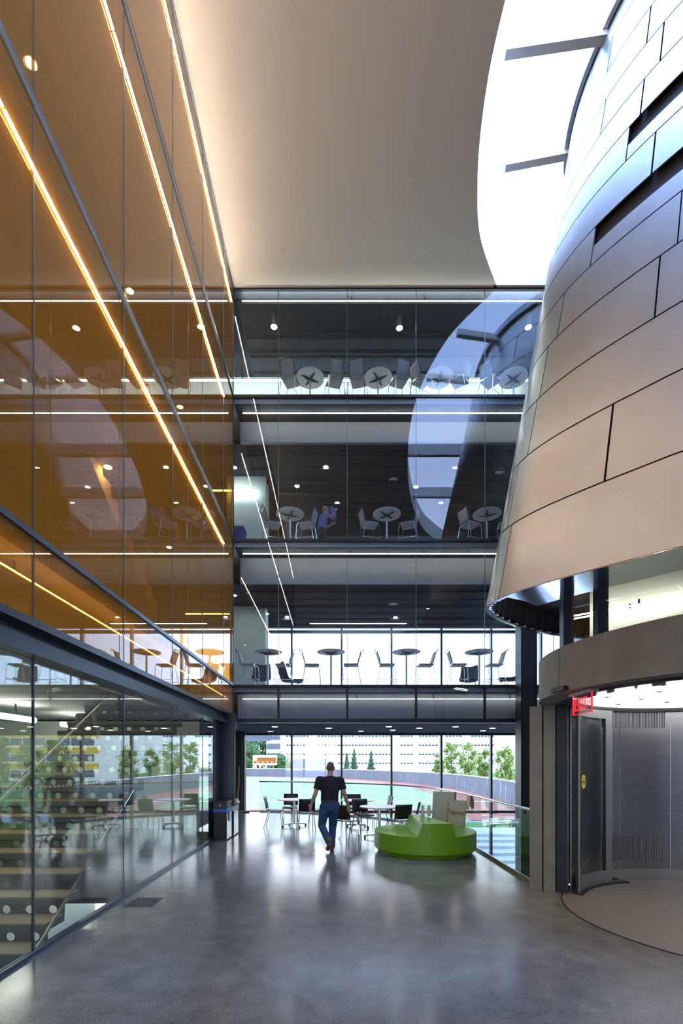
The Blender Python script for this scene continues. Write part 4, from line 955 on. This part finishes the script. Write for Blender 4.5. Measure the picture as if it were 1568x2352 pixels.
def hand(mb, wrist, direc, palm_n, thumb_side, curl=0.5, L=0.18):
    d = V(direc).normalized(); n = V(palm_n); n = (n-d*n.dot(d)).normalized(); s = d.cross(n)*thumb_side
    wv = V(wrist); pl = L*0.52
    capsule(mb, [wv, wv+d*pl*0.5, wv+d*pl], [(0.024,0.017),(0.036,0.016),(0.038,0.014)], side=tuple(s))
    for k, (o, ln) in enumerate(((0.03,0.42),(0.01,0.48),(-0.011,0.45),(-0.031,0.35))):
        b = wv+d*pl*0.95+s*o; l = L*ln/1.0
        m1 = b+(d*math.cos(curl*0.5)+n*math.sin(curl*0.5))*l*0.45; m2 = m1+(d*math.cos(curl)+n*math.sin(curl))*l*0.33; m3 = m2+(d*math.cos(curl*1.5)+n*math.sin(curl*1.5))*l*0.22
        capsule(mb, [b,m1,m2,m3], [0.0095,0.009,0.0085,0.0075], n=8)
    b = wv+d*pl*0.3+s*0.03; capsule(mb, [b, b+d*0.03+s*0.03+n*0.01, b+d*0.062+s*0.04+n*0.02], [0.013,0.0105,0.0085], n=8)
def person(name, label, loc, rz, J, sc=1.0, shirt='shirt_black', trousers='jeans', shoe='boot', hair='hair_grey', long_hair=False, shorts=False, curl=0.5, sole=True):
    """J: joints in local metres, person faces +y"""
    root = empty(name, loc, rz); root.scale = (sc,sc,sc); tag(root, label, 'person')
    pel, che, nck, hed = V(J['pelvis']), V(J['chest']), V(J['neck']), V(J['head']); lean = (che-pel).normalized()
    b = MB()
    capsule(b, [pel-lean*0.06, pel+lean*0.08, pel.lerp(che,0.55), che, che+lean*0.13], [(0.145,0.10),(0.14,0.105),(0.14,0.10),(0.165,0.11),(0.12,0.08)], n=16)
    capsule(b, [nck-lean*0.08, nck, hed-V((0,0,0.05))], [0.062,0.055,0.052])
    # head: skull, jaw, nose, ears
    f = V(J.get('face', (0,1,0))).normalized(); sd = f.cross(V((0,0,1))).normalized()
    capsule(b, [hed+V((0,0,-0.075))+f*0.025, hed+V((0,0,-0.02))+f*0.012, hed+V((0,0,0.03)), hed+V((0,0,0.055))-f*0.005], [(0.045,0.055),(0.068,0.083),(0.074,0.09),(0.068,0.083)], n=14, side=tuple(sd))
    capsule(b, [hed+f*0.088+V((0,0,0.015)), hed+f*0.11+V((0,0,-0.03))], [0.01,0.014], n=8)
    capsule(b, [hed+f*0.078+sd*0.02-V((0,0,0.062)), hed+f*0.078-sd*0.02-V((0,0,0.062))], [0.011,0.011], n=8)
    for s in (-1, 1): capsule(b, [hed+sd*s*0.078+V((0,0,0.015)), hed+sd*s*0.082-V((0,0,0.03))], [(0.012,0.02),(0.01,0.014)], n=8)
    for s, k in ((-1,'l'),(1,'r')):
        sh, el, wr = V(J['sh'+k]), V(J['el'+k]), V(J['wr'+k])
        capsule(b, [che+lean*0.1+V((s*0.06,0,0)), sh], [0.062,0.056]); capsule(b, [sh, sh.lerp(el,0.5), el, el.lerp(wr,0.35), wr], [0.058,0.05,0.042,0.042,0.028])
        hand(b, wr, J.get('hd'+k, wr-el), J.get('pn'+k, (-s,0.2,0)), s if J.get('ts'+k) is None else J['ts'+k], curl)
        hp, kn, an = V(J['hp'+k]), V(J['kn'+k]), V(J['an'+k])
        capsule(b, [hp, hp.lerp(kn,0.5), kn, kn.lerp(an,0.35), an], [0.088,0.075,0.055,0.054,0.038])
        t = V(J['ft'+k]); capsule(b, [an-V((0,0,0.03)), an.lerp(t,0.5)-V((0,0,0.03)), t], [0.038,0.036,0.028])
    remeshed(b, 'body', 'skin', root, 0.0095, 3)
    c = MB()
    c.loft([pel+lean*0.055, pel+lean*0.13, pel.lerp(che,0.55), che, che+lean*0.12, che+lean*0.175, che+lean*0.2], [(0.176,0.132),(0.172,0.130),(0.172,0.128),(0.198,0.137),(0.165,0.11),(0.10,0.085),(0.075,0.07)], n=20)
    for s, k in ((-1,'l'),(1,'r')):
        sh, el = V(J['sh'+k]), V(J['el'+k]); capsule(c, [che+lean*0.10+V((s*0.06,0,0)), sh-V((s*0.015,0,0))], [0.078,0.07], n=14); capsule(c, [sh, sh.lerp(el,0.35)], [0.072,0.069], n=14); c.loft([sh.lerp(el,0.2), sh.lerp(el,0.45), sh.lerp(el,0.7)], [0.071,0.069,0.070], n=14)
    remeshed(c, 'shirt', shirt, root, 0.011, 3)
    tr = MB(); tr.loft([pel-lean*0.17, pel-lean*0.08, pel+lean*0.05, pel+lean*0.085], [(0.12,0.085),(0.162,0.122),(0.166,0.125),(0.16,0.12)], n=20)
    for s, k in ((-1,'l'),(1,'r')):
        hp, kn, an = V(J['hp'+k]), V(J['kn'+k]), V(J['an'+k])
        if shorts: capsule(tr, [hp, hp.lerp(kn,0.5), hp.lerp(kn,0.85)], [0.105,0.1,0.095])
        else: capsule(tr, [hp, hp.lerp(kn,0.5), kn, kn.lerp(an,0.4), kn.lerp(an,0.85), an.lerp(kn,0.03)], [0.108,0.095,0.078,0.072,0.068,0.07])
    remeshed(tr, 'trousers', trousers, root, 0.011, 3)
    MB().loft([pel+lean*0.03, pel+lean*0.068], [(0.171,0.129),(0.170,0.128)], n=24).build('belt', 'belt', root, smooth=True)
    h = MB(); capsule(h, [hed+V((0,0,0.01))-f*0.02, hed+V((0,0,0.035))-f*0.010, hed+V((0,0,0.058))-f*0.007], [(0.075,0.084),(0.079,0.093),(0.072,0.087)], n=14, side=tuple(sd))
    if long_hair: capsule(h, [hed-f*0.05, hed-f*0.08-V((0,0,0.1)), hed-f*0.07-V((0,0,0.2))], [0.07,0.065,0.04])
    remeshed(h, 'hair', hair, root, 0.01, 2)
    for s, k in ((-1,'l'),(1,'r')):
        an, t = V(J['an'+k]), V(J['ft'+k]); q = MB(); bk_ = (an-t); bk_.z = 0; bk_.normalize()
        capsule(q, [an+V((0,0,0.06)), an-V((0,0,0.015))], [0.058,0.056]); capsule(q, [an+bk_*0.035-V((0,0,0.035)), an.lerp(t,0.5)-V((0,0,0.025)), t], [(0.047,0.042),(0.05,0.045),(0.045,0.034)])
        so_ = remeshed(q, 'boot', shoe, root, 0.01, 2)
    return root
man = dict(pelvis=(0,0,0.93), chest=(0.01,0.02,1.27), neck=(0.015,0.035,1.48), head=(0.02,0.06,1.62), face=(0.05,1,-0.12),
  shl=(-0.20,0.02,1.40), ell=(-0.27,-0.05,1.13), wrl=(-0.35,0.02,0.93), shr=(0.22,0.03,1.39), elr=(0.29,0.0,1.13), wrr=(0.36,0.10,0.90),
  hdl=(-0.25,0.1,-1), hdr=(0.2,0.15,-1), pnl=(0.5,0.9,0.1), pnr=(-0.5,0.9,0.1), tsl=-1, tsr=1,
  hpl=(-0.085,0,0.88), knl=(-0.15,0.0,0.50), anl=(0.0,-0.20,0.20), ftl=(-0.03,-0.10,0.06), hpr=(0.085,0.0,0.88), knr=(0.06,0.10,0.49), anr=(0.045,0.06,0.09), ftr=(0.05,0.22,0.035))
person('person', 'man in a black t-shirt and blue jeans walking away across the floor', (-0.1,9.5,0.0), 0, man, 1.01)
up = dict(pelvis=(0,0,0.9), chest=(0.0,0.05,1.23), neck=(0.0,0.08,1.43), head=(0.0,0.12,1.56), face=(0.2,1,-0.1),
  shl=(-0.18,0.05,1.35), ell=(-0.22,0.16,1.12), wrl=(-0.12,0.34,1.2), shr=(0.18,0.06,1.35), elr=(0.26,0.24,1.25), wrr=(0.16,0.36,1.47),
  hdl=(0.3,0.8,0.4), hdr=(-0.1,0.6,0.8), pnl=(0.9,0,0.4), pnr=(-0.9,0.0,-0.3),
  hpl=(-0.085,0,0.85), knl=(-0.1,0.12,0.47), anl=(-0.1,-0.05,0.09), ftl=(-0.1,0.1,0.03), hpr=(0.085,0,0.85), knr=(0.09,0.05,0.47), anr=(0.09,0.16,0.09), ftr=(0.09,0.3,0.03))
yp = 14.55; person('person', 'person in a violet shirt walking on the third level with an arm raised', (cp(738,yp),yp,FL[2]), math.radians(-75), up, 1.0, 'shirt_violet', 'shorts', 'boot', 'hair_blond', shorts=True)
bgm = MB(); capsule(bgm, [(0,0,-0.16),(0.01,0.02,0.0),(-0.03,0.0,0.14)], [(0.08,0.06),(0.1,0.08),(0.07,0.06)], n=14)
bgr = empty('shoulder_bag', (cp(764,yp),yp-0.06,FL[2]+1.42)); tag(bgr, 'blue bag held up in front of the person in violet', 'bag')
remeshed(bgm, 'pouch', 'bag_blue', bgr, 0.012, 4); MB().tube([(-0.04,0,0.13),(-0.09,0,0.2),(-0.13,0.02,0.13),(-0.09,0,0.02)], 0.012).build('strap', 'bag_blue', bgr, smooth=True)

# ================================================================== OUTDOORS
GZ = -3.0
def flat(name, poly, z, m, lab): 
    o = MB().prism(poly, z-0.05, z).build(name, m); struct(o, lab); return o
flat('ground_plaza', [(-80,18.6),(80,18.6),(80,44),(-80,44)], GZ-0.02, 'plaza', 'paved plaza outside the windows')
flat('ground_field', [(-260,44),(260,44),(260,420),(-260,420)], GZ-0.03, 'lawn', 'grass beyond the ball field')
FEN = [(-75,168),(-29,160),(0,141),(13.9,117),(20.2,91),(20.9,66),(19.2,50),(17.4,40)]
FS = smooth_curve(FEN, 6)
poly = [(p.x,p.y) for p in FS]+[(-75,40)]
flat('ground_turf', [(x,y) for x,y in poly][::-1], GZ, 'turf', 'green turf of the ball field')
tk = MB(); rows = []
for i, p in enumerate(FS):
    t = (FS[min(i+1,len(FS)-1)]-FS[max(i-1,0)]).normalized(); nn = Vector((t.y,-t.x))
    if nn.x > 0 or True:
        q = Vector((-abs(nn.x), -abs(nn.y)*0.9)); rows.append([(p.x,p.y,GZ+0.012),(p.x+q.x*6.5,p.y+q.y*4.5,GZ+0.012)])
tk.grid(rows); struct(tk.build('ground_track', 'track_red'), 'red warning track along the fence')
flat('ground_infield', [(-75,43.5),(18,43.5),(18.8,49),(-75,49)], GZ+0.014, 'track_red', 'red dirt strip at the near edge of the field')
flat('ground_line', [(-75,57.6),(19.5,57.6),(19.6,58.6),(-75,58.6)], GZ+0.02, 'line_white', 'white line across the turf')
flat('ground_lawn', [(5,33),(30,33),(30,38),(5,38)], GZ+0.01, 'lawn', 'strip of lawn beside the plaza')
fe = empty('field_fence', (0,0,GZ)); tag(fe, 'long curved outfield fence covered with grey windscreen', 'fence')
for i in range(len(FS)-1):
    a, b = FS[i], FS[i+1]; m = MB(); rw = []
    for k in range(7):
        p = a.lerp(b, k/6); t = (b-a).normalized(); nn = Vector((-t.y,t.x)); rw.append([(p.x+nn.x*0.12*math.sin(k*2.1+i+z), p.y+nn.y*0.12*math.sin(k*2.1+i+z), z) for z in (0.0,0.8,1.6,2.5)])
    m.grid(rw); m.grid([[(q[0]+0.03,q[1]+0.03,q[2]) for q in r] for r in rw]); m.build('windscreen', 'screen_grey', fe, smooth=True)
    MB().tube([(a.x,a.y,0),(a.x,a.y,2.62)], 0.05, 6).build('post', 'aluminium', fe); MB().tube([(a.x,a.y,2.6),(b.x,b.y,2.6)], 0.09, 6).build('cap_rail', 'line_white', fe)
bs_ = empty('batting_screen', (-13,152,GZ)); tag(bs_, 'tall pale netting screen on poles behind the fence', 'screen')
for k in range(5): MB().tube([(-1+k*3.2,4,0),(-1+k*3.2,4,6.0)], 0.07, 6).build('pole', 'aluminium', bs_)
MB().box(-1,11.8,3.95,4.05,0.2,5.8).build('net', 'screen_grey', bs_)
# scoreboard
sb = empty('scoreboard', ((608-VX)/F*172,172,GZ)); tag(sb, 'orange and white scoreboard on red posts beyond the fence', 'scoreboard')
MB().box(-4.3,4.3,0,0.6,3.6,7.2).build('cabinet', 'facade_white', sb); MB().box(-4.2,4.2,-0.05,0,4.3,6.4).build('face', 'score_orange', sb)
for k in range(-1, 2): MB().box(k*3-0.12,k*3+0.12,0.1,0.4,0,3.6).build('post', 'score_orange', sb)
for r_ in range(2):
    for k in range(14): MB().box(-2.5+k*0.46,-2.5+k*0.46+0.3,-0.09,-0.05,5.75-r_*0.55,6.15-r_*0.55).build('digit_window', 'backing', sb)
for x in (-3.4,-1.6,0.2,1.7,3.2): MB().box(x-0.3,x+0.3,-0.09,-0.05,4.45,4.8).build('digit_window', 'backing', sb)
MB().box(-4.0,-2.8,-0.09,-0.05,5.3,6.2).build('name_panel', 'facade_white', sb)
# buildings
def building(name, lab, m, x0, x1, y, depth, h, floors, groups, wm='win_dark', rz=0, sill=1.0, wh=1.5, ww=1.7, gap=2.35, band=None, fh=3.95, base=0.0):
    r = empty(name, (0,y,GZ), rz); tag(r, lab, 'building')
    MB().box(x0,x1,0,depth,0,h).build('wall', m, r); wme = MB().box(-ww/2,ww/2,-0.15,0.0,0,wh).mesh('window', wm)
    fme = MB().box(-ww/2-0.12,ww/2+0.12,-0.1,0.02,wh+0.25,wh+0.55).mesh('transom', wm)
    for f_ in range(floors):
        z = base+f_*fh+sill
        for (a, b) in groups:
            k = int((b-a)//gap)
            for i in range(k): link('window', wme, r, (a+gap*(i+0.5),0,z))
        if band: MB().box(x0,x1,-0.12,0.02,z+wh+0.25,z+wh+1.7).build('band', band, r)
    MB().box(x0-0.3,x1+0.3,-0.5,depth,h,h+0.6).build('cornice', m, r)
    return r
S = 213/F
gx = lambda px: (px-VX)*S
building('campus_building', 'long white campus building with rows of small windows beyond the field', 'facade_white', gx(650), gx(1240), 213, 30, 34, 4, [(gx(656),gx(716)),(gx(728),gx(905)),(gx(918),gx(955)),(gx(960),gx(1012)),(gx(1022),gx(1062)),(gx(1080),gx(1140))], base=2.87, ww=1.1, gap=1.49, wh=0.66)
gt = empty('glass_tower', (gx(636),204,GZ)); tag(gt, 'narrow glass-fronted stair tower at the left end of the white building', 'building')
MB().box(-3.4,2.6,0,8,0,32).build('wall', 'facade_white', gt)
for k in range(8): MB().box(-3.2,2.4,-0.3,0.0,2.2+k*3.95,4.6+k*3.95).build('window', 'win_dark', gt)
tw2 = empty('corner_tower', (gx(1200),190,GZ)); tag(tw2, 'white tower with stacked blue windows behind the right trees', 'building')
MB().box(-9,9,0,12,0,34).build('wall', 'facade_white', tw2)
for k in range(8):
    for x in (-3.6,0,3.6): MB().box(x-1.6,x+1.6,-0.2,0.0,2+k*3.95,4.7+k*3.95).build('window', 'win_dark', tw2)
building('yellow_building', 'yellow-banded building with ribbon windows off to the right', 'facade_white', 53, 125, 120, 20, 17, 4, [(54,124)], rz=0.0, ww=2.6, gap=3.0, wh=1.7, band='facade_yellow')
struct(MB().prism([(-60,-60),(60,-60),(60,-7.2),(-60,-7.2)], -0.3, -0.02).build('ground_forecourt_bounce', 'step_stone'), 'unseen pale paving added to bounce daylight inside')  # out of view, kept to bounce sky light in through the entrance
# overhanging canopy outside on the left
tag(MB().prism([(-8,18.45),(-3.0,18.45),(-2.75,22),(-3.6,27),(-8,27)], 2.92, 3.2).build('canopy', 'bulkhead'), 'grey canopy edge outside above the left window', 'canopy')
# trees
def tree(kind, x, y, h, rx, m, lab, grp, nl, seed, leaf=0.45, z0=GZ):
    rnd = random.Random(seed); r = empty(kind, (x,y,z0)); tag(r, lab, 'tree', grp)
    conif = kind == 'conifer'
    MB().loft([(0,0,0),(0.05,0,h*0.35),(0,0.05,h*0.8)], [h*0.022,h*0.016,h*0.006], n=7).build('trunk', 'bark', r, smooth=True)
    m_ = MB(); blobs = []
    if not conif:
        for k in range(26):
            zz = rnd.uniform(0.2,0.95); wd_ = math.sin(PI*min(1,(zz-0.12)/0.95))**0.7*rx*0.75; a = rnd.uniform(0,2*PI); blobs.append((wd_*math.cos(a)*rnd.uniform(0.3,1.15),wd_*math.sin(a)*rnd.uniform(0.3,1.15),zz*h,rx*rnd.uniform(0.16,0.42)))
    for k in range(nl):
        if conif:
            zz = rnd.uniform(0.06,1)**1.1; rr = rx*(1-zz)*rnd.uniform(0.35,1)*(0.8+0.2*math.sin(zz*40)); a = rnd.uniform(0,2*PI); c = V((rr*math.cos(a),rr*math.sin(a),zz*h))
        else:
            bx, by, bz, br = rnd.choice(blobs); d = V((rnd.gauss(0,1),rnd.gauss(0,1),rnd.gauss(0,1))).normalized(); c = V((bx,by,bz))+d*br*abs(rnd.gauss(0.75,0.35))
        u = V((rnd.gauss(0,1),rnd.gauss(0,1),rnd.gauss(0,1))).normalized(); v_ = u.orthogonal().normalized(); s = leaf*rnd.uniform(0.6,1.2)
        m_.add([c-u*s*0.5, c+v_*s*0.33, c+u*s*0.5, c-v_*s*0.33], [(0,1,2,3)])
    me = bpy.data.meshes.new('foliage'); me.from_pydata(m_.v, [], m_.f); me.materials.append(MATS[m]); link('foliage', me, r)
pos = ['leftmost','second','third','fourth','fifth']
for i, (px, y, h, rx) in enumerate(((1006,104,7.0,1.5),(1036,96,9.0,1.75),(1075,90,8.2,2.2),(1112,82,6.9,1.5),(1160,74,7.2,1.7))):
    tree('maple_tree', (px-VX)/F*y, y, h, rx, 'leaf_a', 'leafy yellow-green tree behind the fence, %s of the right-hand row' % pos[i], 'trees behind the fence', 1700, 20+i, 0.5)
for i, (px, y, h, rx) in enumerate(((796,150,7.4,1.9),(813,156,8.8,2.4),(852,150,8.0,2.2))):
    tree('conifer', (px-VX)/F*y, y, h, rx, 'leaf_c', 'dark conifer before the white building, %s of three' % ['left','middle','right'][i], 'conifers before the white building', 1500, 40+i, 0.6)
for i, (px, y, h, rx) in enumerate(((566,230,22,9),(592,235,26,10),(618,225,17,8),(574,205,12,4.5),(640,185,7,3.5),(655,180,6,3),(540,215,20,9))):
    tree('woodland_tree', (px-VX)/F*y, y, h, rx, 'leaf_b', 'dark green woodland tree beyond the scoreboard, '+['behind its left end','tallest, behind its middle','by the glass tower','low one close behind the board','small one before the tower','smallest, under the tower','partly hidden by the column'][i], 'woodland trees', 1500, 60+i, 1.5)
for i, (x, y, h) in enumerate(((30,62,8),(36,66,7),(43,70,8.5),(51,74,7.5),(57,90,8))):
    tree('plaza_tree', x, y, h, 2.4, 'leaf_a', 'leafy tree before the yellow-banded building, %s from the left' % n8[i], 'trees by the yellow building', 1100, 80+i, 0.55)
# plaza steps and picnic table
stp_ = empty('plaza_steps', (4,20,GZ-0.02)); tag(stp_, 'pale stone terrace steps outside below the railing', 'steps')
for k in range(6): MB().box(0,14,1.0+k*1.15,9.5,k*0.13,k*0.13+0.13).build('step', 'step_stone', stp_)
pt = empty('picnic_table', (11.8,34,GZ)); tag(pt, 'dark picnic table on the plaza beyond the window', 'picnic table')
MB().box(-1.1,1.1,-0.4,0.4,0.72,0.77).build('tabletop', 'dark_steel', pt)
for s in (-1, 1):
    MB().box(-1.0,1.0,s*0.75-0.15,s*0.75+0.15,0.42,0.46).build('bench', 'dark_steel', pt)
    MB().box(s*0.8-0.04,s*0.8+0.04,-0.3,0.3,0,0.72).build('leg', 'dark_steel', pt); MB().box(s*0.8-0.04,s*0.8+0.04,-0.85,0.85,0.36,0.42).build('bench_support', 'dark_steel', pt)
    for t_ in (-1,1): MB().box(s*0.8-0.04,s*0.8+0.04,t_*0.75-0.04,t_*0.75+0.04,0,0.42).build('leg', 'dark_steel', pt)
bpy.context.view_layer.update()
